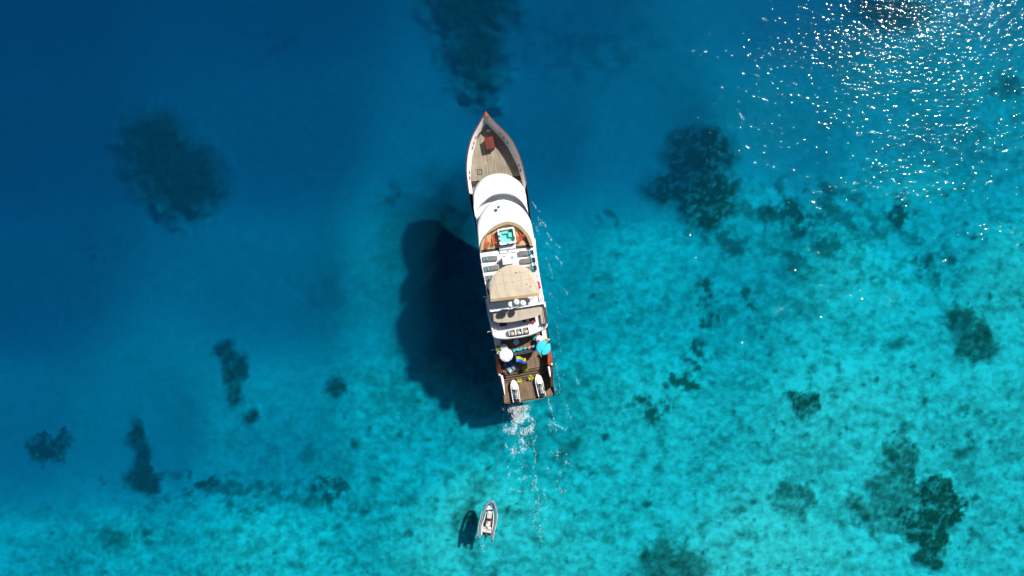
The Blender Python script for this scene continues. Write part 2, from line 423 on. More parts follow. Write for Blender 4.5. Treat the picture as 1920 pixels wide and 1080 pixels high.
# ------------------------------------------------------------------ mesh builder
class MB:
    def __init__(s): s.v = []; s.f = []
    def add(s, vs, fs):
        n = len(s.v); s.v += [Vector(q) for q in vs]; s.f += [tuple(i + n for i in q) for q in fs]; return s
    def box(s, c, size, rz=0.0, top=1.0, M=None):
        """centre of the BASE at c; top = share of the footprint kept at the top"""
        x, y, z = size[0] / 2, size[1] / 2, size[2]
        pts = [(-x, -y, 0), (x, -y, 0), (x, y, 0), (-x, y, 0), (-x * top, -y * top, z), (x * top, -y * top, z), (x * top, y * top, z), (-x * top, y * top, z)]
        T = Matrix.Translation(Vector(c)) @ Matrix.Rotation(rz, 4, 'Z')
        if M is not None: T = T @ M
        return s.add([T @ Vector(q) for q in pts], [(0, 3, 2, 1), (4, 5, 6, 7), (0, 1, 5, 4), (1, 2, 6, 5), (2, 3, 7, 6), (3, 0, 4, 7)])
    def rbox(s, c, size, r=.05, rz=0.0, M=None):
        """box with rounded plan corners and a softened top edge"""
        x, y, z = size[0] / 2, size[1] / 2, size[2]
        r = min(r, x * .95, y * .95)
        pl = []
        for cx, cy, a0 in ((x - r, y - r, 0), (-x + r, y - r, 90), (-x + r, -y + r, 180), (x - r, -y + r, 270)):
            for k in range(4):
                a = D2R(a0 + k * 30); pl.append((cx + r * math.cos(a), cy + r * math.sin(a)))
        e = min(r * .6, z * .4)
        rings = [[(p[0], p[1], 0) for p in pl], [(p[0], p[1], z - e) for p in pl],
                 [(p[0] * (1 - e * .3 / x), p[1] * (1 - e * .3 / y), z - e * .3) for p in pl],
                 [(p[0] * (1 - e / x), p[1] * (1 - e / y), z) for p in pl]]
        T = Matrix.Translation(Vector(c)) @ Matrix.Rotation(rz, 4, 'Z')
        if M is not None: T = T @ M
        rings = [[T @ Vector(q) for q in rg] for rg in rings]
        return s.loft(rings, cap=True, closed=True)
    def prism(s, pts, z0, z1):
        n = len(pts)
        if sum(pts[i][0] * pts[(i + 1) % n][1] - pts[(i + 1) % n][0] * pts[i][1] for i in range(n)) < 0: pts = pts[::-1]
        vs = [(p[0], p[1], z0) for p in pts] + [(p[0], p[1], z1) for p in pts]
        return s.add(vs, [tuple(range(n))[::-1], tuple(range(n, 2 * n))] + [(i, (i + 1) % n, (i + 1) % n + n, i + n) for i in range(n)])
    def loft(s, rings, cap=False, closed=True):
        n = len(rings[0]); vs = [q for r in rings for q in r]; fs = []
        for j in range(len(rings) - 1):
            for i in range(n if closed else n - 1):
                a = j * n + i; b2 = j * n + (i + 1) % n
                fs.append((a, b2, b2 + n, a + n))
        if cap:
            fs.append(tuple(range(n))[::-1]); fs.append(tuple(range((len(rings) - 1) * n, len(rings) * n)))
        return s.add(vs, fs)
    def tube(s, pts, r, n=8, cap=True):
        pts = [Vector(p) for p in pts]; rings = []
        rr = r if isinstance(r, (list, tuple)) else [r] * len(pts)
        for i, p in enumerate(pts):
            d = (pts[min(i + 1, len(pts) - 1)] - pts[max(i - 1, 0)]).normalized()
            up = Vector((0, 0, 1)) if abs(d.z) < .9 else Vector((1, 0, 0))
            a = d.cross(up).normalized(); b2 = a.cross(d).normalized()
            rings.append([p + (a * math.cos(t * 2 * math.pi / n) + b2 * math.sin(t * 2 * math.pi / n)) * rr[i] for t in range(n)])
        return s.loft(rings, cap=cap)
    def lathe(s, prof, n=20, c=(0, 0, 0), M=None):
        T = Matrix.Translation(Vector(c))
        if M is not None: T = T @ M
        rings = [[T @ Vector((r * math.cos(t * 2 * math.pi / n), r * math.sin(t * 2 * math.pi / n), z)) for t in range(n)] for r, z in prof]
        return s.loft(rings, cap=True)
    def strip(s, A, B):
        n = len(A); return s.add(list(A) + list(B), [(i, i + 1, n + i + 1, n + i) for i in range(n - 1)])
    def build(s, name, m, parent=None, smooth=False, bevel=0.0, kind=None):
        me = bpy.data.meshes.new(name)
        me.from_pydata([tuple(v) for v in s.v], [], s.f)
        me.validate(); me.update()
        import bmesh
        bm = bmesh.new(); bm.from_mesh(me); bmesh.ops.recalc_face_normals(bm, faces=bm.faces); bm.to_mesh(me); bm.free()
        me.materials.append(m)
        o = bpy.data.objects.new(name, me); COL.objects.link(o)
        if parent is not None: o.parent = parent
        if smooth: me.shade_smooth() if smooth is True else me.shade_auto(smooth) if hasattr(me, 'shade_auto') else me.shade_smooth()
        if smooth and smooth is not True:
            try: me.set_sharp_from_angle(angle=D2R(smooth))
            except Exception: pass
        if bevel:
            b = o.modifiers.new('bevel', 'BEVEL'); b.width = bevel; b.segments = 2; b.limit_method = 'ANGLE'; b.angle_limit = D2R(40)
        if kind: o['kind'] = kind
        return o

def resample(pts, n):
    pts = [Vector(p) for p in pts]
    d = [0]
    for a, b2 in zip(pts, pts[1:]): d.append(d[-1] + (b2 - a).length)
    out = []; j = 0
    for k in range(n):
        t = d[-1] * k / (n - 1)
        while j < len(d) - 2 and d[j + 1] < t: j += 1
        f = (t - d[j]) / max(d[j + 1] - d[j], 1e-9)
        out.append(pts[j].lerp(pts[j + 1], min(max(f, 0), 1)))
    return out
def smoothline(pts, n):
    """Catmull-Rom through the points, resampled evenly"""
    p = [Vector(q) for q in pts]; p = [p[0] * 2 - p[1]] + p + [p[-1] * 2 - p[-2]]
    out = []
    for i in range(1, len(p) - 2):
        for k in range(8):
            t = k / 8
            out.append(.5 * ((2 * p[i]) + (p[i + 1] - p[i - 1]) * t + (2 * p[i - 1] - 5 * p[i] + 4 * p[i + 1] - p[i + 2]) * t * t + (3 * p[i] - p[i - 1] - 3 * p[i + 1] + p[i + 2]) * t ** 3))
    out.append(p[-2])
    return resample(out, n)
def z2(pts, z0, f=None):
    """zoom-pixel polygon helper"""
    return [L(p[0], p[1], z0) for p in pts]
def q(pts, ox, oy, k): return [(ox + a / k, oy + b2 / k) for a, b2 in pts]

# ------------------------------------------------------------------ plank material (in ship coordinates)
def planks(name, c1, c2, gap=(.03, .02, .015), width=.14, rough=.7, rot=0.0, contrast=1.0):
    m, nt, N, K, B = newmat(name)
    tc = N.new('ShaderNodeTexCoord')
    mp = N.new('ShaderNodeMapping'); mp.inputs['Rotation'].default_value = (0, 0, rot)
    K.new(tc.outputs['Object'], mp.inputs['Vector'])
    sp = N.new('ShaderNodeSeparateXYZ'); K.new(mp.outputs[0], sp.inputs[0])
    dv = N.new('ShaderNodeMath'); dv.operation = 'DIVIDE'; dv.inputs[1].default_value = width; K.new(sp.outputs[0], dv.inputs[0])
    fl = N.new('ShaderNodeMath'); fl.operation = 'FLOOR'; K.new(dv.outputs[0], fl.inputs[0])
    wn_ = N.new('ShaderNodeTexWhiteNoise'); wn_.noise_dimensions = '2D'
    # butt joints: each plank broken every few metres
    yo = N.new('ShaderNodeMath'); yo.operation = 'MULTIPLY_ADD'; yo.inputs[1].default_value = 1.73; K.new(fl.outputs[0], yo.inputs[0])
    yy = N.new('ShaderNodeMath'); yy.operation = 'DIVIDE'; yy.inputs[1].default_value = 3.1; K.new(sp.outputs[1], yy.inputs[0])
    K.new(yy.outputs[0], yo.inputs[2])
    fy = N.new('ShaderNodeMath'); fy.operation = 'FLOOR'; K.new(yo.outputs[0], fy.inputs[0])
    cb = N.new('ShaderNodeCombineXYZ'); K.new(fl.outputs[0], cb.inputs[0]); K.new(fy.outputs[0], cb.inputs[1])
    K.new(cb.outputs[0], wn_.inputs['Vector'])
    st = N.new('ShaderNodeMapping'); st.inputs['Scale'].default_value = (9, .5, 1); K.new(mp.outputs[0], st.inputs['Vector'])
    nz = N.new('ShaderNodeTexNoise'); nz.inputs['Scale'].default_value = 1.6; nz.inputs['Detail'].default_value = 6; nz.inputs['Roughness'].default_value = .7
    K.new(st.outputs[0], nz.inputs['Vector'])
    n2 = N.new('ShaderNodeTexNoise'); n2.inputs['Scale'].default_value = .8; n2.inputs['Detail'].default_value = 5
    K.new(tc.outputs['Object'], n2.inputs['Vector'])
    s1 = N.new('ShaderNodeMath'); s1.operation = 'MULTIPLY_ADD'; s1.inputs[1].default_value = .4 * contrast
    K.new(wn_.outputs['Value'], s1.inputs[0]); K.new(nz.outputs['Fac'], s1.inputs[2])
    s2 = N.new('ShaderNodeMath'); s2.operation = 'MULTIPLY_ADD'; s2.inputs[1].default_value = .8
    K.new(n2.outputs['Fac'], s2.inputs[0]); K.new(s1.outputs[0], s2.inputs[2])
    mr = N.new('ShaderNodeMapRange'); mr.inputs['From Min'].default_value = .75; mr.inputs['From Max'].default_value = 1.45
    K.new(s2.outputs[0], mr.inputs['Value'])
    mx = N.new('ShaderNodeMix'); mx.data_type = 'RGBA'; mx.inputs[6].default_value = (*c1, 1); mx.inputs[7].default_value = (*c2, 1)
    K.new(mr.outputs[0], mx.inputs[0])
    fr = N.new('ShaderNodeMath'); fr.operation = 'FRACT'; K.new(dv.outputs[0], fr.inputs[0])
    pp = N.new('ShaderNodeMath'); pp.operation = 'PINGPONG'; pp.inputs[1].default_value = .5; K.new(fr.outputs[0], pp.inputs[0])
    lt = N.new('ShaderNodeMath'); lt.operation = 'LESS_THAN'; lt.inputs[1].default_value = .07; K.new(pp.outputs[0], lt.inputs[0])
    m2 = N.new('ShaderNodeMix'); m2.data_type = 'RGBA'; m2.inputs[7].default_value = (*gap, 1)
    K.new(lt.outputs[0], m2.inputs[0]); K.new(mx.outputs[2], m2.inputs[6])
    K.new(m2.outputs[2], B.inputs['Base Color'])
    B.inputs['Roughness'].default_value = rough; B.inputs['Specular IOR Level'].default_value = .25
    return m

M_ = {
 'white': mat('white_gelcoat', (.83, .83, .82), .32, .05, .6),
 'roofwhite': mat('white_roof_paint', (.78, .785, .79), .4, .04, .4),
 'offwhite': mat('aged_white_paint', (.68, .69, .68), .5, .14, 1.4),
 'deckgrey': mat('pale_grey_deck_paint', (.60, .63, .66), .6, .10, 1.0),
 'darkwood': mat('dark_stained_wood', (.045, .022, .015), .5, .3, 3),
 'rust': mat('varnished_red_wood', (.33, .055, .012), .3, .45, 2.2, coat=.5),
 'rail': mat('orange_rail_sun_glare', (.33, .10, .02), .3, .25, 3, coat=.5),  # sunlit copy of the rail varnish, glare put into the colour
 'redrail': mat('red_chest_and_unlit_rail', (.20, .018, .016), .35, .2, 3, coat=.3),  # same rail varnish without the glare, also the chest's own red
 'hullside': mat('dark_brown_hull_paint', (.05, .028, .022), .4, .3, 1.2),
 'teak': planks('weathered_deck_planks', (.18, .145, .10), (.37, .315, .235), gap=(.15, .12, .085)),
 'aftteak': planks('brown_deck_planks', (.12, .078, .05), (.27, .185, .115), gap=(.085, .055, .035)),
 'teakx': planks('brown_step_planks', (.10, .06, .04), (.24, .155, .10), gap=(.04, .025, .02), rot=D2R(90)),
 'tandeck': mat('tan_cork_deck', (.50, .35, .175), .75, .14, 1.6, bump=.002),
 'tancush': mat('tan_bench_cushion', (.36, .27, .16), .8, .14, 2.5),
 'cream': mat('cream_canvas', (.53, .445, .33), .85, .06, .9),
 'creamrear': mat('ochre_canvas_border', (.52, .36, .17), .85, .06, .9),
 'awning': mat('beige_canvas', (.45, .39, .31), .85, .07, .9),
 'glass': mat('dark_window_glass', (.012, .016, .02), .08, .1, 1),
 'steel': mat('polished_steel', (.6, .62, .64), .25, .05, 4, metal=1),
 'black': mat('black_rubber', (.015, .015, .018), .5, .2, 5),
 'dark': mat('charcoal_wicker', (.04, .042, .048), .7, .3, 9),
 'greymat': mat('grey_lounger_cushion', (.18, .177, .165), .9, .1, 3),
 'turq': mat('turquoise_fabric', (.03, .48, .50), .85, .1, 4),
 'navy': mat('navy_cushion', (.012, .05, .12), .85, .15, 4),
 'pink': mat('coral_pink_fabric', (.72, .22, .22), .85, .1, 4),
 'magenta': mat('magenta_fabric', (.75, .02, .25), .8, .1, 4),
 'cyan': mat('cyan_parasol_fabric', (.02, .50, .72), .8, .08, 3),
 'fabricwhite': mat('white_parasol_fabric', (.82, .82, .80), .8, .05, 3),
 'pillow': mat('cream_pillow', (.62, .52, .38), .9, .08, 4),
 'orange': mat('orange_painted_wood', (.62, .13, .035), .45, .25, 8),
 'red': mat('red_seat_cushion', (.62, .03, .03), .7, .2, 8),
 'tubwhite': mat('white_acrylic', (.85, .86, .86), .15, .03, 2),
 'tubshell': mat('turquoise_acrylic_shell', (.55, .88, .80), .25, .05, 2),
 'headrest': mat('dark_grey_headrest', (.06, .075, .085), .5, .15, 6),
 'yellow': mat('yellow_flag_cloth', (.82, .62, .02), .8, .05, 2),
 'flagblue': mat('blue_flag_cloth', (.01, .16, .72), .8, .05, 2),
 'flagcyan': mat('light_blue_flag_cloth', (.02, .42, .75), .8, .05, 2),
 'bluemat': mat('blue_sunbed_cushion', (.02, .14, .42), .85, .1, 3),
 'lightblue': mat('pale_blue_sunbed_cushion', (.20, .33, .42), .85, .12, 3),
 'leaf': mat('yellow_green_leaves', (.42, .46, .02), .6, .5, 14),
 'leafdark': mat('green_leaves', (.14, .26, .02), .6, .5, 14),
 'pot': mat('grey_planter', (.16, .15, .14), .8, .2, 4),
 'soil': mat('potting_soil', (.02, .015, .01), .95, .3, 12),
 'skiwhite': mat('white_jet_ski_gelcoat', (.84, .84, .83), .2, .03, 3, coat=.6),
 'skiblue': mat('blue_jet_ski_panel', (.02, .07, .22), .3, .1, 3, coat=.5),
 'skilight': mat('light_blue_jet_ski_trim', (.12, .26, .42), .35, .1, 3),
 'seat': mat('grey_green_seat', (.20, .21, .17), .7, .1, 3),
 'seatlight': mat('beige_seat_panel', (.32, .31, .25), .7, .08, 3),
 'tube': mat('grey_inflatable_tube', (.17, .215, .26), .45, .12, 2.0),
 'tubetip': mat('dark_tube_cone', (.02, .035, .06), .5, .2, 3),
 'tendersole': mat('brown_tender_deck', (.20, .095, .04), .6, .25, 4),
 'tenderseat': mat('ivory_vinyl', (.62, .60, .54), .5, .08, 3),
 'tendergrey': mat('grey_vinyl', (.42, .43, .40), .55, .1, 3),
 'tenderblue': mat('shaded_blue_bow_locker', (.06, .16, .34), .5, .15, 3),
 'engine': mat('dark_blue_engine_cowl', (.015, .035, .06), .25, .2, 3, coat=.4),
 'rope': mat('dark_tow_rope', (.03, .05, .05), .9, .3, 20),
}

# ================================================================== THE YACHT
yacht = bpy.data.objects.new('yacht', None); COL.objects.link(yacht)
yacht.location = ORI; yacht.rotation_euler = (0, 0, YAW)
tag(yacht, 'long white motor yacht with wooden foredeck, cream sun canopy and red rail, seen from above', 'yacht')
ZS, ZL, ZM, ZU, ZR, ZJ, ZROOF = 1.3, 2.1, 5.1, 7.2, 9.2, 9.55, 9.35

def part(mb, name, m, parent=yacht, **k): return mb.build(name, M_[m] if isinstance(m, str) else m, parent, **k)

# --- sheer line (ship coordinates, with height)
HL = [(910.7,210.4,5.77),(901.7,225,5.67),(889.9,245.8,5.57),(882.2,262.5,5.52),(876.2,288.9,5.37),(874,318,5.13),(876.2,342,4.81),(879,362,4.50),(886.4,399,4.30),(892,424,4.20),(910,545,4.20),(924,625,4.20),(925.5,640,4.20)]
HR = [(910.7,210.4,5.77),(916.7,216.7,5.72),(923.9,225,5.67),(935,236.5,5.57),(949.5,250.5,5.52),(963,269.4,5.47),(975.4,297,5.32),(983,325,5.06),(988,350,4.63),(991.5,372.5,4.45),(994.5,404,4.30),(1002,449,4.20),(1016,540,4.20),(1026,610,4.20),(1028.6,628,4.20)]
def line(pts): return [L(*p) for p in pts]
hl = smoothline(line(HL), 60); hr = smoothline(line(HR), 60)
def at_v(poly, v):
    """interpolate (x, z) of a polyline at ship coordinate y = v"""
    p = sorted(((a.y, a.x, a.z) for a in poly))
    ys = [a[0] for a in p]
    return float(np.interp(v, ys, [a[1] for a in p])), float(np.interp(v, ys, [a[2] for a in p]))
VB = hl[0].y                         # bow
aftL = line([(925.5,640,4.2),(928,658,3.2),(930,672,2.9),(933,700,2.3),(938,724,2.0),(945,752,1.45)])
aftR = line([(1028.6,628,4.2),(1031,646,3.2),(1033,660,2.9),(1036.2,685,2.3),(1037.6,722,2.0),(1039.6,738,1.45)])
fullL = hl + aftL[1:]; fullR = hr + aftR[1:]
vs_ = np.concatenate([np.linspace(0.0, VB - 6, 34), VB - 6 + 6 * np.sin(np.linspace(.06, math.pi / 2, 16))])
hull = MB(); rings = []
for v in vs_:
    ul, zl = at_v(fullL, v); ur, zr = at_v(fullR, v)
    t = min(max((VB - v) / 11.0, 0), 1)                   # 0 at the bow, 1 in the body
    c = (ul + ur) / 2
    kwl = .22 + .73 * t ** .6; kb = .02 + .75 * t
    rake = (1 - t) ** 2
    rings.append([Vector((ul, v, zl)), Vector((c + (ul - c) * (1 + kwl) / 2 * 1.0, v - rake * .9, zl * .5)), Vector((c + (ul - c) * kwl, v - rake * 2.0, 0.0)),
                  Vector((c + (ul - c) * kb, v - rake * 3.2, -1.3)), Vector((c, v - rake * 3.6, -2.0)),
                  Vector((c + (ur - c) * kb, v - rake * 3.2, -1.3)), Vector((c + (ur - c) * kwl, v - rake * 2.0, 0.0)),
                  Vector((c + (ur - c) * (1 + kwl) / 2, v - rake * .9, zr * .5)), Vector((ur, v, zr))])
hull.loft(rings, closed=False)
hull.add(rings[0], [tuple(range(9))])
hullo = part(hull, 'hull', 'hullside', smooth=50)

# --- bow rails and inner bulwarks
NB = 40
vv = np.concatenate([np.linspace(L(879, 362, 4.5).y, VB - 4, 26), VB - 4 + 3.93 * np.sin(np.linspace(.05, math.pi / 2, 14))])
FDZ = 3.6
dL = line([(912,232.6,FDZ),(905.8,243,FDZ),(899.5,252,FDZ),(894.7,261,FDZ),(889.9,277.8,FDZ),(886.4,290,FDZ),(884.3,305,FDZ),(882.6,325,FDZ),(883,340,FDZ),(885,352,FDZ),(886.5,366,FDZ)])
dR = line([(912.2,232.6,FDZ),(921,241.7,FDZ),(935,255.6,FDZ),(948.9,272,FDZ),(960,291.7,FDZ),(969.7,311,FDZ),(975.5,329,FDZ),(980.5,348,FDZ),(984,366,FDZ)])
for side, sheer, deckline, mrail in (('L', fullL, dL, 'redrail'), ('R', fullR, dR, 'rail')):  # one varnish on both sides; starboard has sun glare in its colour
    sg = -1 if side == 'L' else 1
    rail = MB(); inner = MB()
    A = []; Bq = []; C = []; Dq = []; E = []
    for v in vv:
        u, z = at_v(sheer, v); A.append(Vector((u + sg * .02, v + .02, z - .10))); Bq.append(Vector((u + sg * .02, v + .02, z + .05)))
        w = .085
        c_u = (at_v(fullL, v)[0] + at_v(fullR, v)[0]) / 2
        ui = u - sg * min(w, abs(u - c_u) * .95)
        C.append(Vector((ui, v - .03, z + .05))); Dq.append(Vector((ui, v - .03, z - .10)))
    rail.loft([A, Bq, C, Dq, A], closed=False)
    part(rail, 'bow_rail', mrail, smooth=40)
    bot = [Vector((p.x, p.y, p.z - .02)) for p in smoothline(deckline, NB)][::-1]
    top = [Vector((p.x, p.y, p.z + .06)) for p in Dq]
    top = resample(top, NB)
    mid = [a.lerp(b2, .5) + Vector((sg * -.03, 0, 0)) for a, b2 in zip(bot, top)]
    inner.strip(bot, mid); inner.strip(mid, top)
    part(inner, 'bulwark', 'white', smooth=50)
prow = MB()
tip = L(910.7, 208.5, 5.72)
prow.prism([L(908,217.5,5.72), tip, L(916.5,217,5.72), L(912,220.5,5.72)], 5.45, 5.82)
part(prow, 'bow_cap', 'rail', bevel=.02)

# --- foredeck
fd = MB()
pl = [(p.x, p.y) for p in smoothline(dL, 26)]
pr = [(p.x, p.y) for p in smoothline(dR, 26)]
pts = pl[:22] + pr[:22][::-1]
def cutline(pl_, vmin):
    out = [p for p in pl_ if p[1] > vmin]; k = len(out); a, b2 = pl_[k - 1], pl_[k]; f = (a[1] - vmin) / (a[1] - b2[1])
    return out + [(a[0] + (b2[0] - a[0]) * f, vmin)]
fdL = cutline(pl, L(883, 340.5, FDZ).y); fdR = cutline(pr, L(975.5, 329, FDZ).y)
fd.prism(fdL + fdR[::-1], FDZ - .12, FDZ)
part(fd, 'foredeck', 'teak')
sd = MB()
sd.prism([(p.x, p.y) for p in line([(880,330,3.35),(884,352,3.35),(886,375,3.4),(905,450,3.4),(1000,450,3.4),(988,375,3.4),(981,322,3.35),(970,315,3.4)])], 3.1, 3.3)
part(sd, 'side_deck', 'teak')
for a, b2 in (((882.5, 341.5), (897.5, 341.8)), ((963, 329.5), (975.5, 329.5))):
    st = MB(); pa, pb = L(*a, FDZ), L(*b2, FDZ)
    for k in range(2):
        st.box(((pa.x + pb.x) / 2, pa.y - .16 - k * .30, 3.3), (abs(pb.x - pa.x), .28, .18 - k * .08))
    part(st, 'step', 'darkwood')
# flush hatch, windlass, cleats
hf = MB(); c4 = [L(x, y, FDZ) for x, y in ((894.7,318.2),(903.3,318.2),(903.6,327),(895,327.2))]
for a, b2 in zip(c4, c4[1:] + c4[:1]): hf.tube([a + Vector((0,0,.02)), b2 + Vector((0,0,.02))], .035, 4)
part(hf, 'deck_hatch_frame', 'darkwood')
wl = MB(); c = L(916, 247.5, FDZ)
wl.lathe([(.22, 0), (.22, .12), (.12, .16), (.12, .42), (.2, .46), (.2, .58), (.08, .62)], 14, c).tube([c + Vector((-.45, -.05, .3)), c + Vector((.3, .05, .3))], .07)
part(wl, 'windlass', 'steel', smooth=40)
for x, y, z in ((942.5,276.5,FDZ),(964.5,318,FDZ),(966,320.5,FDZ)):
    cl = MB(); c = L(x, y, z); cl.box(c + Vector((0,0,-.02)), (.12, .26, .1)).tube([c + Vector((-.06,-.24,.14)), c + Vector((0,0,.12)), c + Vector((.06,.24,.14))], .04, 6)
    part(cl, 'cleat', 'steel')
for x, y in ((895,255.5),(890.8,266.3),(887.6,275.5),(879.6,322),(879.3,332.5),(937,249.4),(944.7,258),(951,266.5),(973.7,309.5),(976.7,318.5)):
    fl_ = MB(); z = 4.72; c = L(x, y, z)
    sgn = -1 if x < 920 else 1
    inner_u, _ = at_v(dL if sgn < 0 else dR, c.y); out_u, oz = at_v(fullL if sgn < 0 else fullR, c.y); out_u -= sgn * .2
    f_ = .5; c = Vector((inner_u + (out_u - inner_u) * f_ - sgn * .035, c.y, FDZ + (oz - FDZ) * f_ + .03))
    slope = math.atan2(oz - FDZ, (out_u - inner_u))
    T = Matrix.Rotation(-slope if True else 0, 4, 'Y')
    ring = [T @ Vector((.11 * math.cos(t * math.pi / 6), .20 * math.sin(t * math.pi / 6), 0)) + c for t in range(13)]
    fl_.tube(ring, .035, 6, cap=False)
    part(fl_, 'fairlead', 'steel', smooth=40)
    hole = MB(); hole.add([p for p in ring[:-1]], [tuple(range(12))])
    part(hole, 'fairlead_opening', 'black')

# --- roofs: horseshoe bands
R1O = q([(190,470),(188,400),(190,350),(230,260),(300,180),(400,120),(520,95),(640,105),(740,150),(820,210),(880,290),(912,400),(925,520),(938,640)], 860, 310, 7.2)
R1I = q([(222,690),(245,610),(280,550),(330,500),(400,440),(480,400),(590,383),(680,392),(760,420),(840,480),(900,560),(920,600),(932,630),(937,650)], 860, 310, 7.2)
R2O = q([(262,1060),(250,930),(243,800),(270,700),(320,610),(400,520),(480,475),(580,455),(680,468),(780,510),(860,570),(930,660),(975,750),(1005,880),(1035,1065)], 860, 310, 7.2)
R2I = q([(112,760),(113,690),(118,620),(130,560),(190,430),(300,310),(430,220),(560,175),(640,160),(760,180),(880,240),(980,340),(1060,450),(1115,590),(1125,640)], 890, 400, 10.286)
def band(outer, inner, prof, zref, n=64):
    A = smoothline([L(*p, zref) for p in outer], n); Bp = smoothline([L(*p, zref) for p in inner], n)
    rings = []
    for f, z in prof:
        rings.append([Vector((a.x + (b2.x - a.x) * f, a.y + (b2.y - a.y) * f, z)) for a, b2 in zip(A, Bp)])
    m = MB(); m.loft(rings, closed=False)
    m.add([r[0] for r in rings], [tuple(range(len(rings)))]); m.add([r[-1] for r in rings], [tuple(range(len(rings)))])
    return m, A, Bp
Z1, Z2 = 7.7, 9.6
r1, r1A, r1B = band(R1O, R1I, [(.012, 5.7), (.0, 6.8), (.03, 7.05), (.09, 7.32), (.2, 7.55), (.4, 7.67), (.7, Z1), (.985, Z1), (1, Z1 - .03), (1, 6.35)], 7.6)
part(r1, 'wheelhouse_roof', 'roofwhite', smooth=45)
r2, r2A, r2B = band(R2O, R2I, [(0, 6.2), (0, 8.95), (.03, 9.15), (.1, 9.35), (.25, 9.5), (.5, Z2), (.96, Z2), (1, Z2 - .02), (1, 9.3)], 9.6)
part(r2, 'forward_sun_roof', 'roofwhite', smooth=45)
# well between the two roofs + deckhouse under them
def outline2(A, v_end_l=None): return [(p.x, p.y) for p in A]
wellp = [(p.x * .99, p.y - .12) for p in r1A]
wb = MB(); wb.prism(wellp + [(r2A[-1].x - .15, r2A[-1].y), (r2A[0].x + .15, r2A[0].y)], 6.2, 6.4)
part(wb, 'well_deck', 'deckgrey')
slit = MB()
cen = Vector((0, r2A[32].y - 3.4, 0))
AA = [Vector((p.x, p.y + .02, 0)) for p in r2A[14:-14]]
slit.loft([[Vector((p.x, p.y + .015, z)) for p in AA] for z in (7.3, 8.6)], closed=False)
part(slit, 'windscreen', 'glass')
house = MB()
hp = [(p.x * .965, p.y - .35) for p in r1A]
bl, br = L(921, 612, ZU), L(1020, 597, ZU)
sideL = [L(x, y, 7.) for x, y in ((888,399),(896,445),(905,510),(914,567),(919.5,600))]
sideR = [L(x, y, 7.) for x, y in ((991,399),(999,445),(1008,510),(1015,567),(1021,590))]
hp = [(p.x + .1, p.y) for p in sideL[::-1]] + hp[3:-3] + [(p.x - .1, p.y) for p in sideR]
house.prism(hp, 3.0, 6.2)
house.prism([(p.x + .13, p.y) for p in sideL[:0:-1]] + [(p.x - .13, p.y) for p in sideR[1:]], 6.19, 6.93)
part(house, 'deckhouse', 'white')
# windows along both sides of the deckhouse, two rows
for sidep, sg in ((sideL, -1), (sideR, 1)):
    ln = resample(sidep, 17)
    for zz, hgt in ((3.7, .85), (5.05, .95)):
        for k in range(0, 16, 1):
            a, b2 = ln[k], ln[k + 1]
            c = (a + b2) / 2; d = (b2 - a); ang = math.atan2(d.y, d.x)
            w = MB(); w.rbox((c.x - sg * .085 + sg * .0, c.y, zz), (d.length * .62, .06, hgt), .02, ang)
            part(w, 'window', 'glass')
# front windows of the wheelhouse
wf = MB(); AA = [p for p in r1A[12:-12]]
wf.loft([[Vector((p.x, p.y + .02 - .0, z)) for p in AA] for z in (5.85, 6.6)], closed=False)
part(wf, 'wheelhouse_window', 'glass')

# --- jacuzzi deck with curved bench, riser step
jd = MB()
jp = [(p.x, p.y) for p in r2B]
jp[0] = tuple(L(901.5, 468.5, ZJ)[:2]); jp[-1] = tuple(L(1000.3, 457.5, ZJ)[:2])
jd.prism(jp, 6.1, 9.35)
part(jd, 'hot_tub_deck', 'tandeck')
bench = MB()
inn = []
for i, p in enumerate(r2B):
    t = i / (len(r2B) - 1)
    wdt = .10 + .30 * min(1, max(0, (t - .18) * 6)) * (1 if t > .1 else 0)
    c = Vector((r2B[32].x * .2, r2B[0].y, 0)); d = (Vector((p.x, p.y, 0)) - Vector((c.x, c.y + .8, 0))).normalized()
    inn.append((p - d * wdt))
rngs = [[Vector((p.x, p.y, 9.3)) for p in inn], [Vector((p.x, p.y, 9.80)) for p in inn], [p.lerp(s, .12) + Vector((0, 0, 0)) for p, s in zip([Vector((p.x, p.y, 9.86)) for p in inn], [Vector((p.x, p.y, 9.86)) for p in r2B])],
        [Vector((p.x, p.y, 9.86)) for p in r2B], [Vector((p.x, p.y, 9.3)) for p in r2B]]
bench.loft(rngs, closed=False)
part(bench, 'curved_bench', 'tancush', smooth=35)
# sun deck slab
SDL = [(898,455),(899.5,475),(903.5,503),(908.5,528),(912.5,552),(914.5,567)]
SDR = [(1003.5,447),(1005.5,470),(1010,503),(1014,528),(1017.5,548),(1019,560)]
sdk = MB(); sdk.prism([tuple(L(x, y, ZR)[:2]) for x, y in SDL] + [tuple(L(x, y, ZR)[:2]) for x, y in SDR[::-1]], 6.95, ZR)
part(sdk, 'sun_deck', 'white')
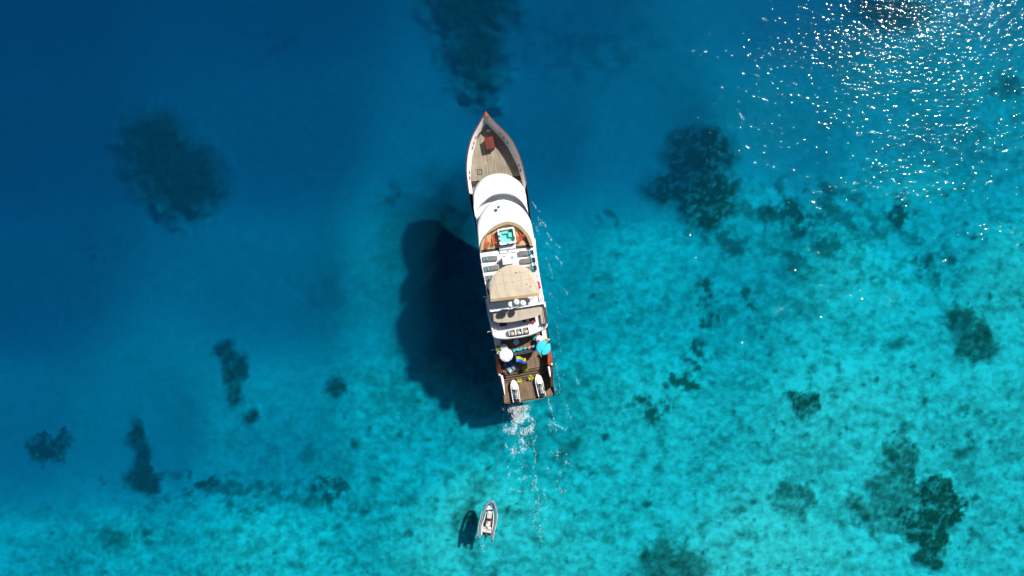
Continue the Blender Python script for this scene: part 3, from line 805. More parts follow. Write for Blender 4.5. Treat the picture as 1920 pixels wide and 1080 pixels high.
# dark riser either side of the tub platform, grey steps behind the tub
ja, jb = L(901.5, 468.5, ZJ), L(1000.3, 457.5, ZJ)
tubL, tubR = L(935.5, 463.5, ZJ), L(967, 460, ZJ)
dirx = (jb - ja).normalized(); nrm = Vector((-dirx.y, dirx.x, 0))
def deckstrip(a, b2, w, z0, z1, name, m, off=0.0):
    o_ = -nrm * off; e = -nrm * w
    s = MB(); s.prism([tuple((p)[:2]) for p in (a + o_, b2 + o_, b2 + o_ + e, a + o_ + e)], z0, z1); return part(s, name, m)
deckstrip(ja, tubL, .30, ZR - .02, ZR + .12, 'step', 'darkwood')
deckstrip(tubR, jb, .34, ZR - .02, ZR + .12, 'step', 'darkwood')
deckstrip(tubL + dirx * .02, tubR - dirx * .02, .42, ZR - .01, ZR + .30, 'step', 'deckgrey', -.08)
deckstrip(tubL + dirx * .02, tubR - dirx * .02, .42, ZR - .01, ZR + .15, 'step', 'deckgrey', .34)

# --- railing of the sun deck
def railing(pts, z0, h, name='railing', r=.028, posts=1.0, mids=(.5,), m='white', top=.04):
    rl = MB(); n = max(2, int(sum((b2 - a).length for a, b2 in zip(pts, pts[1:])) / .5))
    ln = resample(pts, n)
    rl.tube([p + Vector((0, 0, z0 + h - p.z)) for p in ln], top, 6)
    for mm in mids: rl.tube([p + Vector((0, 0, z0 + h * mm - p.z)) for p in ln], r * .7, 5)
    ns = max(2, int(sum((b2 - a).length for a, b2 in zip(ln, ln[1:])) / posts))
    for p in resample(ln, ns): rl.tube([Vector((p.x, p.y, z0)), Vector((p.x, p.y, z0 + h))], r, 6)
    return part(rl, name, m)
railing([L(x + 1.2, y, 10.1) for x, y in SDL[1:]], ZR, .95, mids=(.35, .68), r=.035, top=.05)
railing([L(x - 1.2, y, 10.1) for x, y in SDR[1:]], ZR, .95, mids=(.35, .68), r=.035, top=.05)

# --- bar counter in the middle of the sun deck, stair opening
bar = MB(); c = L(952.5, 487.8, 10.1)
bar.rbox((c.x, c.y, ZR), (1.22, .86, .95), .04); part(bar, 'bar_counter', 'white')
bt = MB(); bt.rbox((c.x, c.y, ZR + .952), (1.30, .92, .05), .04); part(bt, 'bar_top', 'white')
sh = MB(); c = L(939.5, 494, ZR); sh.rbox((c.x, c.y, ZR), (.85, 1.0, .03), .03); part(sh, 'stair_hatch', 'deckgrey')
wl2 = MB(); a = L(932.5, 492.5, 9.8); b2 = L(942.0, 483.2, 9.8)
wl2.tube([a, b2], .035, 6).tube([a, Vector((a.x, a.y, ZR))], .03, 6).tube([b2, Vector((b2.x, b2.y, ZR))], .03, 6); part(wl2, 'stair_rail', 'steel')
for x in (946.5, 955.5):
    g = MB(); c = L(x, 480.2, 9.3); g.rbox((c.x, c.y, ZR), (.46, .12, .06), .02); part(g, 'deck_vent', 'steel')
g = MB(); c = L(956.2, 460.5 + 6.2, 9.6); g.tube([L(954.5, 467.5, 9.55), L(957.3, 464.8, 9.95)], .06, 6); part(g, 'handrail', 'white')

# --- main sun canopy
BIM = q([(300,1060),(270,850),(280,740),(320,640),(400,530),(500,450),(620,390),(750,370),(870,378),(1000,430),(1100,510),(1170,610),(1220,730),(1240,850),(1245,930)], 890, 460, 10.286)
ZB = 11.3
bo = smoothline([L(x, y, ZB) for x, y in BIM], 72)
ra, rb = L(919.6, 561.5, ZB), L(1010.3, 549.3, ZB)
def canopy(outline, base_a, base_b, name, m, sag, zc, drop=.18, nv=18, ribs=5, thick=.03):
    """cloth stretched over hoops: a ruled grid from the rear edge to the outline, crowned and slightly quilted"""
    n = len(outline); rows = []
    basel = [base_a.lerp(base_b, i / (n - 1)) for i in range(n)]
    cm = MB(); top = []
    for j in range(nv + 1):
        t = j / nv; row = []
        for i in range(n):
            s_ = i / (n - 1); a = basel[i]; b2 = outline[i]
            p = a.lerp(b2, t)
            edge = 1 - max(0, (t - .0)) ** 6
            z = zc - drop * (t ** 5) + sag * math.sin(math.pi * s_) * (1 - t ** 3)
            z += .018 * math.sin(s_ * math.pi * ribs * 2 + .5) * (1 - t) + .02 * math.sin(t * 9.4 + 1.2 * math.sin(s_ * 7))
            row.append(Vector((p.x, p.y, z)))
        top.append(row)
    cm.loft(top, closed=False)
    bot = [[p - Vector((0, 0, thick)) for p in r] for r in top]
    cm.loft(bot, closed=False)
    rimt = top[-1]; rimb = [p - Vector((0, 0, .10)) for p in rimt]; cm.strip(rimt, rimb)
    return part(cm, name, m, smooth=60), top
cano, ctop = canopy(bo, ra, rb, 'sun_canopy', 'cream', .12, ZB)
seam = MB()
def onCan(x, y):
    p = L(x, y, ZB); best = min((v for r in ctop for v in r), key=lambda v: (v.x - p.x) ** 2 + (v.y - p.y) ** 2); return Vector((p.x, p.y, best.z + .012))
for ln in (q([(680,400),(700,560),(730,700),(765,860)], 890, 460, 10.286), q([(530,450),(545,600),(575,760),(595,900)], 890, 460, 10.286), q([(385,590),(400,700),(420,800),(445,940)], 890, 460, 10.286),
           q([(845,385),(870,520),(895,660),(920,800)], 890, 460, 10.286), q([(1015,450),(1040,560),(1065,660),(1090,790)], 890, 460, 10.286),
           q([(390,585),(540,575),(700,555),(870,525),(1010,510)], 890, 460, 10.286), q([(300,775),(450,745),(600,720),(760,700),(900,670),(1060,650),(1160,620)], 890, 460, 10.286)):
    seam.tube([onCan(x, y) for x, y in resample([Vector((a, b2, 0)) for a, b2 in ln], 14) for x, y in [(x, y)]] if False else [onCan(p.x, p.y) for p in resample([Vector((a, b2, 0)) for a, b2 in ln], 14)], .012, 4)
part(seam, 'canopy_seam', 'awning')
for x, y in ((967.7,510.8),(987.5,533),(994.5,537.5)):
    g = MB(); p = onCan(x, y); g.rbox((p.x, p.y, p.z - .01), (.22, .10, .03), .02); part(g, 'canopy_vent', 'pot')
rc, rd = L(919.9, 565.8, ZB - .08), L(1010.9, 554.6, ZB - .08)
bs = MB(); nn = 24
rA = [ra.lerp(rb, i / nn) + Vector((0, 0, .12 * math.sin(math.pi * i / nn) - .004)) for i in range(nn + 1)]; rC = [rc.lerp(rd, i / nn) + Vector((0, 0, .05 * math.sin(math.pi * i / nn))) for i in range(nn + 1)]
bs.strip(rA, rC); bs.strip([p - Vector((0,0,.03)) for p in rA], [p - Vector((0,0,.03)) for p in rC]); bs.strip(rC, [p - Vector((0, 0, .12)) for p in rC])
part(bs, 'canopy_border', 'creamrear', smooth=50)
for x, y in ((922,561),(1008,550),(917.5,533),(1008,527),(936,507),(992,506)):
    pz = MB(); p = L(x, y, ZB); pz.tube([Vector((p.x * .97, p.y - .1, ZR)), Vector((p.x * .97, p.y - .1, ZB - .06))], .04, 8); part(pz, 'canopy_post', 'steel')

# --- equipment roof with satellite domes
er = MB()
ERP = q([(225,130),(240,170),(262,172),(300,182),(700,132),(1000,82),(1240,30),(1252,100),(1255,200),(1228,195),(1000,235),(700,282),(500,310),(300,338),(272,325),(255,270)], 890, 550, 9.64)
ep = [tuple(L(x, y, ZROOF + .1)[:2]) for x, y in ERP]
er.prism(ep, 9.05, ZROOF + .12); part(er, 'equipment_roof', 'roofwhite', bevel=.06)
gr = MB()
for k in range(14):
    a = L(982 + k * 2.2, 565.2 - k * .55, ZROOF + .12); b2 = L(984 + k * 2.2, 573.0 - k * .55, ZROOF + .12)
    gr.tube([a + Vector((0,0,.008)), b2 + Vector((0,0,.008))], .016, 4)
part(gr, 'roof_batten', 'offwhite')
hr_ = MB(); c = L(928, 577.2, ZROOF + .13); hr_.tube([c + Vector((.36 * math.cos(t * math.pi / 8), .33 * math.sin(t * math.pi / 8), .01)) for t in range(17)], .025, 4, cap=False); part(hr_, 'roof_hatch_rim', 'offwhite')
DOMES = [(957.4,571.6,.38,11.0),(968.0,566.6,.37,11.45),(980.2,568.8,.38,11.0)]
for x, y, r, z in DOMES:
    c = L(x, y, z); dm = MB()
    prof = [(.02, -r * .75), (r * .62, -r * .75), (r * .9, -r * .45), (r, -.02)] + [(r * math.cos(a), r * .98 * math.sin(a)) for a in [D2R(k) for k in range(10, 90, 10)]] + [(.01, r * .98)]
    dm.lathe(prof, 28, c); d_ = part(dm, 'satellite_dome', 'white', smooth=60)
    bs_ = MB(); bs_.lathe([(.16, -r * .75 - .14), (.22, -r * .75)], 14, c); part(bs_, 'dome_base', 'dark', d_)
arch = MB()
c1, c2, c3 = [L(*d[:2], d[3] - .42) for d in DOMES]
f1, f2 = L(955, 575, ZROOF + .1), L(984, 571, ZROOF + .1)
m0 = L(968.5, 572.5, 10.5)
arch.tube([c1, m0, c3], .05, 6).tube([c2, m0], .06, 6).tube([m0, f1], .05, 6).tube([m0, f2], .05, 6).tube([m0, L(969, 579, ZROOF + .1)], .05, 6)
part(arch, 'antenna_mast', 'steel')
for x, y, r in ((938.8, 383.2, .20), (944.6, 376.4, .15)):
    c = L(x, y, 10.5); g = MB(); g.lathe([(.03, -.75), (.03, -.06), (r, -.04), (r, .03), (.01, .06)], 18, c); part(g, 'roof_antenna', 'white', smooth=40)

# --- rear awning
AWF = q([(335,350),(500,325),(700,290),(900,250),(1050,222),(1200,197)], 890, 550, 9.64)
AWR = q([(345,500),(410,525),(480,528),(560,527),(700,512),(900,472),(1000,450),(1090,430),(1165,395),(1198,368),(1216,325),(1215,270)], 890, 550, 9.64)
ZA = 8.95
fa = resample([L(x, y, ZA) for x, y in AWF], 40); ra_ = resample([L(x, y, ZA) for x, y in AWR], 40)
aw = MB(); rows = []
for j in range(13):
    t = j / 12
    rows.append([Vector((a.x + (b2.x - a.x) * t, a.y + (b2.y - a.y) * t, ZA + .05 * math.sin(i / 39 * math.pi) - .05 * t + .012 * math.sin(i * .9) * math.sin(t * 3.14))) for i, (a, b2) in enumerate(zip(fa, ra_))])
aw.loft(rows, closed=False); aw.loft([[p - Vector((0, 0, .03)) for p in r] for r in rows], closed=False)
aw.strip(rows[-1], [p - Vector((0, 0, .08)) for p in rows[-1]])
part(aw, 'awning', 'awning', smooth=60)
for pa, pb in (((972.2,581),(972.8,601)),((1000,576),(972,594)),((940,584),(941,604))):
    s = MB(); s.tube([L(*pa, ZA) + Vector((0,0,.045)), L(*pb, ZA) + Vector((0,0,.02))], .010, 4); part(s, 'awning_seam', 'tancush')
for x, y in ((934,603),(962,601.5),(984,597.5),(1012,588)):
    pz = MB(); p = L(x, y, ZA); pz.tube([Vector((p.x, p.y + .1, ZU)), Vector((p.x, p.y + .1, ZA - .04))], .035, 8); part(pz, 'awning_post', 'white')

# --- upper deck
UDR = q([(320,690),(335,760),(385,800),(460,814),(560,818),(700,806),(850,786),(1000,752),(1130,702),(1230,655),(1290,610),(1308,560)], 890, 550, 9.64)
udr = smoothline([L(x, y, ZU + .5) for x, y in UDR], 40)
UDL = [(911.5,560),(916,590),(921.5,617)]; UDRt = [(1021,566),(1025,595),(1025.7,608)]
ud = MB(); udp = [tuple(L(x, y, ZU + .5)[:2]) for x, y in UDL] + [(p.x, p.y) for p in udr] + [tuple(L(x, y, ZU + .5)[:2]) for x, y in UDRt[::-1][1:]]
ud.prism(udp, ZU - .28, ZU); part(ud, 'upper_deck', 'deckgrey')
# white moulded bulwark round the upper deck
ring = [L(x, y, ZU + .75) for x, y in UDL[:-1]] + udr + [L(x, y, ZU + .75) for x, y in UDRt[::-1][1:]]
ring = resample([Vector((p.x, p.y, 0)) for p in ring], 70)
def offs(pts, d):
    out = []
    for i, p in enumerate(pts):
        t = (pts[min(i + 1, len(pts) - 1)] - pts[max(i - 1, 0)]).normalized(); out.append(p + Vector((-t.y, t.x, 0)) * d)
    return out
b_in, b_out = offs(ring, .16), offs(ring, -.10)
bw = MB(); bw.loft([[Vector((p.x, p.y, ZU - .28)) for p in b_out], [Vector((p.x, p.y, ZU + .52)) for p in b_out], [Vector((p.x, p.y, ZU + .6)) for p in offs(ring, -.04)], [Vector((p.x, p.y, ZU + .6)) for p in offs(ring, .09)], [Vector((p.x, p.y, ZU + .5)) for p in b_in], [Vector((p.x, p.y, ZU - .02)) for p in b_in]], closed=False)
part(bw, 'upper_deck_bulwark', 'white', smooth=40)
railing([Vector((p.x, p.y, 0)) for p in offs(ring, .02)[3:-3]], ZU + .6, .32, r=.018, top=.03, posts=1.4, mids=(), m='steel')
# stripe of the roof underside opening: port side light box
lb = MB(); c = L(926.5, 611.5, ZU + .1); lb.rbox((c.x, c.y, ZU), (.55, 1.25, .22), .06); part(lb, 'deck_locker', 'deckgrey')

# --- middle deck
MDL = [(921,612),(924.5,636),(927.5,652),(930.5,661.5)]
MDR_ = [(1021,598),(1026,622),(1028,640),(1026.5,646)]
MDB = q([(265,478),(300,512),(345,530),(440,532),(560,526),(700,508),(800,490),(900,465),(1000,435),(1090,402),(1170,370),(1215,345),(1250,300)], 905, 615, 10.286)
mdb = smoothline([L(x, y, ZM + .3) for x, y in MDB], 40)
md = MB(); mp_ = [tuple(L(x, y, ZM + .2)[:2]) for x, y in MDL] + [(p.x, p.y) for p in mdb] + [tuple(L(x, y, ZM + .2)[:2]) for x, y in MDR_[::-1][1:]]
md.prism(mp_, ZM - .25, ZM); part(md, 'middle_deck', 'aftteak')
# white side coamings and the curved beam at the rear of the middle deck
for pts, w in (([(925,632),(928.5,650),(931,661)], .8), ([(1023,618),(1025,632),(1026.5,643)], .55)):
    for_ = [L(x, y, ZM + .35) for x, y in pts]; sg = 1 if pts[0][0] < 960 else -1
    cm = MB()
    A = resample(for_, 12); cm.loft([[Vector((p.x, p.y, ZM - .25)) for p in A], [Vector((p.x, p.y, ZM + .42)) for p in A], [Vector((p.x + sg * w * .9, p.y, ZM + .36)) for p in A], [Vector((p.x + sg * w, p.y, ZM)) for p in A]], closed=False)
    cm.add([Vector((A[-1].x, A[-1].y, ZM - .25)), Vector((A[-1].x, A[-1].y, ZM + .42)), Vector((A[-1].x + sg * w * .9, A[-1].y, ZM + .36)), Vector((A[-1].x + sg * w, A[-1].y, ZM))], [(0, 1, 2, 3)])
    part(cm, 'side_coaming', 'white', smooth=40)
bm_ring = resample([Vector((p.x, p.y, 0)) for p in mdb], 50)
bm_ = MB(); bm_.loft([[Vector((p.x, p.y, z)) for p in offs(bm_ring, d)] for d, z in ((-.05, ZM - .25), (-.05, ZM + .30), (.10, ZM + .36), (.16, ZM + .30), (.16, ZM - .02))], closed=False)
part(bm_, 'rear_beam', 'white', smooth=40)
railing(offs(bm_ring, .05), ZM + .3, .55, r=.02, top=.03, posts=1.5, mids=(.5,), m='steel')
# curved bench along the rear rail
be = MB(); bseg = [L(x, y, ZM + .45) for x, y in q([(590,478),(720,462),(850,436),(960,408),(1040,380)], 905, 615, 10.286)]
bseg = resample([Vector((p.x, p.y, 0)) for p in bseg], 20)
be.loft([[Vector((p.x, p.y, z)) for p in offs(bseg, d)] for d, z in ((-.18, ZM), (-.18, ZM + .42), (.30, ZM + .42), (.30, ZM))], closed=False)
be.loft([[Vector((p.x, p.y, z)) for p in offs(bseg, d)] for d, z in ((-.26, ZM), (-.26, ZM + .82), (-.19, ZM + .82), (-.17, ZM + .43))], closed=False)
part(be, 'rear_bench', 'dark', smooth=30)
# wall of the saloon set back under the upper deck
sw = MB(); a, b2 = L(927, 621, ZM), L(1021, 607, ZM)
for k in range(7):
    s_, e = a.lerp(b2, k / 7 + .012), a.lerp(b2, (k + 1) / 7 - .012); m_ = (s_ + e) / 2
    g = MB(); g.box((m_.x, m_.y - .1, ZM + .1), ((e - s_).length, .05, 1.95)); part(g, 'saloon_door_pane', 'glass')

# --- lower aft deck, steps and swimming platform
ldk = MB()
LDP = [(930,640),(938,669),(941,695),(942.5,700.5),(1014.5,688.2),(1026,686),(1027,650),(1024,630)]
ldk.prism([tuple(L(x, y, ZL)[:2]) for x, y in LDP], ZL - .3, ZL); part(ldk, 'aft_deck', 'aftteak')
pfm = MB()
PF = [(940.5,700),(942.5,722),(944.5,740),(945.8,757),(955,756.6),(963,755.7),(980,753.8),(1002,750),(1020,746),(1032,742.5),(1039.6,739.6),(1038.5,728),(1037,700),(1035,684)]
pfm.prism([tuple(L(x, y, ZS)[:2]) for x, y in PF], ZS - .32, ZS); part(pfm, 'swim_platform', 'aftteak')
NS = 4
sa, sb = L(942.3, 700.6, ZL), L(1026, 686.3, ZL)
for k in range(NS):
    z = ZL - (k + .5) * (ZL - ZS) / (NS + .0) + .02
    off = .02 + k * .33
    st = MB(); d = (sb - sa).normalized(); nn_ = Vector((d.y, -d.x, 0))
    a, b2 = sa + nn_ * off, sb + nn_ * off
    st.prism([tuple(p[:2]) for p in (a, b2, b2 + nn_ * .30, a + nn_ * .30)], ZS - .05, z); part(st, 'step', 'teakx')
    ns_ = MB(); ns_.prism([tuple(p[:2]) for p in (a + nn_ * .27, b2 + nn_ * .27, b2 + nn_ * .315, a + nn_ * .315)], z - .06, z + .012); part(ns_, 'step_nosing', 'darkwood')
    if k == 0:
        ns_ = MB(); ns_.prism([tuple(p[:2]) for p in (sa - nn_ * .05, sb - nn_ * .05, sb + nn_ * .015, sa + nn_ * .015)], ZL - .08, ZL + .012); part(ns_, 'step_nosing', 'darkwood')
# side boards: varnished on the outside of the lower deck, dark with a pale cap further aft
def sideboard(inn, out, zi, zo, name, m, cap=None):
    A = resample([L(x, y, zi) for x, y in inn], 14); Bq = resample([L(x, y, zo) for x, y in out], 14)
    s = MB(); s.loft([[Vector((p.x, p.y, ZS - .1)) for p in A], A, [a.lerp(b2, .12) + Vector((0, 0, .05)) for a, b2 in zip(A, Bq)], [a.lerp(b2, .9) for a, b2 in zip(A, Bq)], Bq, [Vector((p.x, p.y, ZS - .6)) for p in Bq]], closed=False)
    for i in (0, -1): s.add([A[i], Bq[i], Vector((Bq[i].x, Bq[i].y, ZS - .6)), Vector((A[i].x, A[i].y, ZS - .1))], [(0, 1, 2, 3)])
    return part(s, name, m, smooth=40)
sideboard([(1026.5,646),(1026.8,660),(1027.3,684)], [(1031.5,644),(1033.5,662),(1036.5,686)], 3.6, 2.9, 'varnished_side', 'rust')
sideboard([(934,664),(937.8,682),(940.5,700)], [(927.5,664),(930.5,684),(933,702)], 3.35, 2.9, 'varnished_side', 'rust')
sideboard([(1028,687),(1031.5,706),(1033,724)], [(1036.8,687),(1037.2,706),(1037.4,725)], 3.0, 2.6, 'quarter_bulwark', 'hullside')
sideboard([(939.2,703),(942.2,720),(946,741)], [(933,703),(937.5,722),(942.3,742)], 2.9, 2.5, 'quarter_bulwark', 'hullside')
for ln in ([(1028.3,687),(1030.5,698),(1031.5,706)], [(940.2,704),(942.2,714),(944,724),(946.5,740)]):
    s = MB(); A = [L(x, y, 3.05) for x, y in ln]; s.tube(A, [.16, .19, .13, .05][:len(A)] if len(A) == 4 else [.15, .13, .07], 8); part(s, 'quarter_rail_cap', 'white', smooth=50)
for x, y, rr_ in ((1034,682.8,.16),(936.6,702.5,.19)):
    f_ = MB(); c = L(x, y, 3.0); f_.lathe([(.02, -rr_)] + [(rr_ * math.cos(D2R(k)), rr_ * math.sin(D2R(k))) for k in range(-70, 80, 20)] + [(.02, rr_)], 14, c); part(f_, 'stern_light_dome', 'offwhite', smooth=60)
# poles sticking out on the port side
for (x0, y0), (x1, y1), z in (((905.5,556.6),(913.5,556.0),9.6),((913.8,622.6),(922.5,620.6),7.4),((920.3,656.6),(928.3,655.2),4.7)):
    s = MB(); s.tube([L(x0, y0, z), L(x1, y1, z)], .055, 6); part(s, 'boarding_pole', 'offwhite')
s = MB(); s.tube([L(1025.5,637,4.9), L(1030.6,636.2,4.9)], .09, 6); part(s, 'boarding_pole', 'offwhite')

# ================================================================== THINGS STANDING ON THE YACHT
def base(name, x, y, z, ang=0.0, label=None, cat=None, group=None):
    """empty at a photograph pixel at height z, turned with the ship plus ang (degrees)"""
    p = P(x, y, z); return empty(name, p, YAW + D2R(ang), label, cat, group)
def copy_tree(o, parent=None):
    c = o.copy(); COL.objects.link(c)
    if parent is not None: c.parent = parent
    for ch in [k for k in list(bpy.data.objects) if k.parent == o]: copy_tree(ch, c)
    return c
def put(o, x, y, z, ang=0.0, label=None):
    o.location = P(x, y, z); o.rotation_euler = (0, 0, YAW + D2R(ang))
    if label: o['label'] = label
    return o

# --- red chest on the foredeck
t = base('deck_chest', 918.6, 270.8, FDZ, 3, 'red brown wooden deck chest standing on the grey planked foredeck', 'chest')
m = MB(); m.box((0, 0, 0), (1.02, 1.36, .86)); m.build('chest_body', M_['redrail'], t, bevel=.02)
chest_lid = planks('red_plank_lid', (.10, .018, .014), (.22, .042, .032), gap=(.06, .01, .01), width=.11, rough=.55)
m = MB(); m.box((0, 0, .86), (1.12, 1.48, .08)); m.build('lid', chest_lid, t, bevel=.015)
m = MB(); m.tube([(-.2, -.72, .8), (-.2, -.80, .8), (.2, -.80, .8), (.2, -.72, .8)], .02, 6); m.build('handle', M_['steel'], t)

# --- hot tub
t = base('hot_tub', 950.3, 443.6, 9.35, 1.0, 'square white hot tub with turquoise water and dark headrests on the tan deck', 'hot tub')
W_ = 1.0
m = MB()
def rr(w, h, r, z, n=5):
    out = []
    for cx, cy, a0 in ((w - r, h - r, 0), (-w + r, h - r, 90), (-w + r, -h + r, 180), (w - r, -h + r, 270)):
        for k in range(n + 1):
            a = D2R(a0 + 90 * k / n); out.append(Vector((cx + r * math.cos(a), cy + r * math.sin(a), z)))
    return out
m.loft([rr(.98, .93, .18, 0), rr(1.0, .95, .18, .72), rr(1.0, .95, .2, .80), rr(.96, .91, .2, .84), rr(.82, .77, .16, .84), rr(.79, .74, .15, .80), rr(.77, .72, .14, .55)])
m.build('tub_rim', M_['tubwhite'], t, smooth=35)
m = MB(); m.loft([rr(.785, .735, .15, .62), rr(.7, .64, .2, .50), rr(.62, .56, .2, .48), rr(.46, .44, .2, .22), rr(.02, .02, .01, .2)])
m.rbox((.42, .25, .45), (.5, .8, .1), .1); m.rbox((-.1, .48, .45), (1.0, .3, .1), .1)
m.build('tub_shell', M_['tubshell'], t, smooth=35)
wm = bpy.data.materials.new('tub_water'); wm.use_nodes = True
N_ = wm.node_tree.nodes; N_.remove(N_['Principled BSDF'])
g_ = N_.new('ShaderNodeBsdfGlossy'); g_.inputs['Roughness'].default_value = .08
tr_ = N_.new('ShaderNodeBsdfTransparent'); tr_.inputs['Color'].default_value = (.62, .98, .94, 1)
fr_ = N_.new('ShaderNodeFresnel'); fr_.inputs['IOR'].default_value = 1.33
nz_ = N_.new('ShaderNodeTexNoise'); nz_.inputs['Scale'].default_value = 9; bp_ = N_.new('ShaderNodeBump'); bp_.inputs['Distance'].default_value = .02
mx_ = N_.new('ShaderNodeMixShader'); kk = wm.node_tree.links
kk.new(nz_.outputs['Fac'], bp_.inputs['Height']); kk.new(bp_.outputs[0], g_.inputs['Normal']); kk.new(bp_.outputs[0], fr_.inputs['Normal'])
kk.new(fr_.outputs[0], mx_.inputs[0]); kk.new(tr_.outputs[0], mx_.inputs[1]); kk.new(g_.outputs[0], mx_.inputs[2]); kk.new(mx_.outputs[0], N_['Material Output'].inputs['Surface'])
m = MB(); m.add(rr(.78, .73, .14, .70), [tuple(range(24))]); m.build('tub_water', wm, t)
for x, y, a in ((-.72, .66, 45), (.70, .66, -45), (-.86, .12, 90), (-.86, -.38, 90), (.84, -.35, 90)):
    m = MB(); m.rbox((x, y, .80), (.34, .16, .10), .07, D2R(a)); m.build('headrest', M_['headrest'], t, smooth=40)
m = MB(); m.rbox((.0, -.85, .84), (.22, .1, .03), .03); m.build('control_panel', M_['headrest'], t)

# --- deck chairs round the tub: slatted reclining chairs with a foot rest
def make_deck_chair(foot=True):
    t = empty('deck_chair', (0, 0, 0), 0, None, 'deck chair', 'orange wooden deck chairs around the hot tub')
    for sx in (-.25, .25):
        m = MB(); m.tube([(sx, -.55, .78), (sx, .0, .26), (sx, .42, .30)], .022, 6).tube([(sx, -.42, .0), (sx, .18, .42)], .022, 6).tube([(sx, .32, .0), (sx, -.2, .38)], .022, 6)
        m.build('side_frame', M_['orange'], t)
        m = MB(); m.rbox((sx * 1.15, -.08, .50), (.07, .52, .03), .03); m.build('armrest', M_['orange'], t)
    m = MB()
    for k in range(7): m.box((0, -.5 + k * .075, .74 - k * .07), (.46, .05, .015), M=Matrix.Rotation(D2R(-43), 4, 'X'))
    m.build('backrest', M_['orange'], t)
    m = MB()
    for k in range(6): m.box((0, .02 + k * .075, .275), (.46, .055, .02))
    m.build('seat', M_['orange'], t)
    m = MB(); m.rbox((0, .12, .30), (.22, .30, .04), .06); m.build('seat_cushion', M_['red'], t)
    m = MB(); m.rbox((0, -.32, .60), (.20, .30, .04), .06, M=Matrix.Rotation(D2R(-43), 4, 'X')); m.build('back_cushion', M_['red'], t)
    m = MB()
    for sx in (-1, 1): m.tube([(.17 * sx, .40, .30), (.05 * sx, 1.12, .16)], .02, 6)
    for k in range(5): m.box((0, .52 + k * .12, .27 - k * .024), (.34 - k * .05, .05, .015))
    m.tube([(0, 1.05, .17), (0, 1.05, 0)], .02, 5); m.build('leg_rest', M_['orange'], t)
    return t
dc = make_deck_chair()
for k, (x, y, a, lb) in enumerate(((914.2, 458.0, 2, 'orange wooden deck chair furthest left, near the left end of the curved bench'),
                                 (926.8, 451.5, 4, 'orange wooden deck chair close to the left side of the hot tub'),
                                 (973.5, 447.5, 24, 'orange wooden deck chair close to the right side of the hot tub'),
                                 (979.5, 438.5, 28, 'orange wooden deck chair tucked against the right bend of the curved bench'))):
    o = dc if k == 0 else copy_tree(dc)
    put(o, x, y, 9.35, a, lb); o.scale = (.80, .84, .8)
# --- sun loungers
def make_lounger(head_navy=False):
    t = empty('sun_lounger', (0, 0, 0), 0, None, 'sun lounger', 'grey sun loungers on the white sun deck')
    m = MB()
    for y in (-.27, .27): m.tube([(-.88, y, .24), (.88, y, .24)], .03, 6)
    for x in (-.88, .88): m.tube([(x, -.27, .24), (x, .27, .24)], .03, 6)
    m.build('frame', M_['white'], t)
    for x, y in ((-.75, -.26), (-.75, .26), (.75, -.26), (.75, .26)):
        l_ = MB(); l_.tube([(x, y, 0), (x, y, .23)], .025, 6); l_.build('leg', M_['white'], t)
    m = MB(); m.rbox((.22, 0, .26), (1.28, .56, .09), .05); m.build('mattress', M_['greymat'], t, smooth=40)
    m = MB(); m.rbox((-.64, 0, .27), (.46, .56, .09), .05, M=Matrix.Rotation(D2R(-8), 4, 'Y') if False else Matrix.Rotation(D2R(14), 4, 'Y')); m.build('headrest', M_['navy' if head_navy else 'greymat'], t, smooth=40)
    m = MB(); m.tube([(-.40, -.20, .41), (-.40, .20, .41)], .075, 10); m.build('towel_roll', M_['turq'], t, smooth=60)
    return t
lg = make_lounger(); ln_ = make_lounger(True)
LG = [(919, 484.7, -4, 0, 'front left grey sun lounger with a turquoise towel roll'), (921.3, 502.6, -1, 0, 'middle left grey sun lounger with a turquoise towel roll'),
      (923.2, 520.4, -4, 0, 'rear left grey sun lounger, its foot under the cream canopy'),
      (986.5, 474.5, 176, 1, 'front right grey sun lounger with a navy headrest'), (990, 488.8, 177, 1, 'middle right grey sun lounger with a navy headrest'),
      (992.5, 503.8, 178, 1, 'rear right grey sun lounger with a navy headrest, foot under the cream canopy')]
fl = [0, 0]
for x, y, a, k, lb in LG:
    src = (lg, ln_)[k]
    o = src if fl[k] == 0 else copy_tree(src); fl[k] += 1
    put(o, x, y, ZR + .25 * 0, a, lb)
def simple(name, parts_, label, cat, x, y, z, ang=0, group=None):
    """parts_: list of (part name, MB, material, smooth)"""
    t = base(name, x, y, z, ang, label, cat, group)
    for n, mb, m, s in parts_: mb.build(n, M_[m], t, smooth=s)
    return t
# towel on the bar, red cushion, blue bag
m = MB(); m.rbox((0, 0, 0), (.22, .24, .10), .04); o = m.build('folded_towel', M_['cyan'], None, smooth=40); put(o, 961.2, 482.2, ZR + 1.004); tag(o, 'small folded bright blue towel on the white bar counter', 'towel')
for k, (x, y) in enumerate(((997.2, 480.2), (999.4, 495.2))):
    simple('side_table', [('table_top', MB().lathe([(.17, .42), (.18, .45), (.01, .455)], 14), 'white', 40), ('leg', MB().lathe([(.12, 0), (.03, .04), (.03, .42)], 10), 'white', 40)],
           ('small round white side table between the front and middle right sun loungers', 'small round white side table between the middle and rear right sun loungers')[k], 'side table', x, y, ZR, 0, 'side tables between the sun loungers')
o = MB().rbox((0, 0, 0), (.34, .85, .62), .1).build('storage_bag', M_['magenta'], None, smooth=40); put(o, 1009.8, 534.5, ZR, 3, 'bright magenta red storage bag against the right rail beside the cream canopy'); tag(o, None, 'bag')
o = MB().rbox((0, 0, 0), (.40, .62, .5), .1).build('storage_bag', M_['navy'], None, smooth=40); put(o, 915.2, 546.5, ZR, 3, 'navy blue storage bag against the left rail beside the cream canopy'); tag(o, None, 'bag')

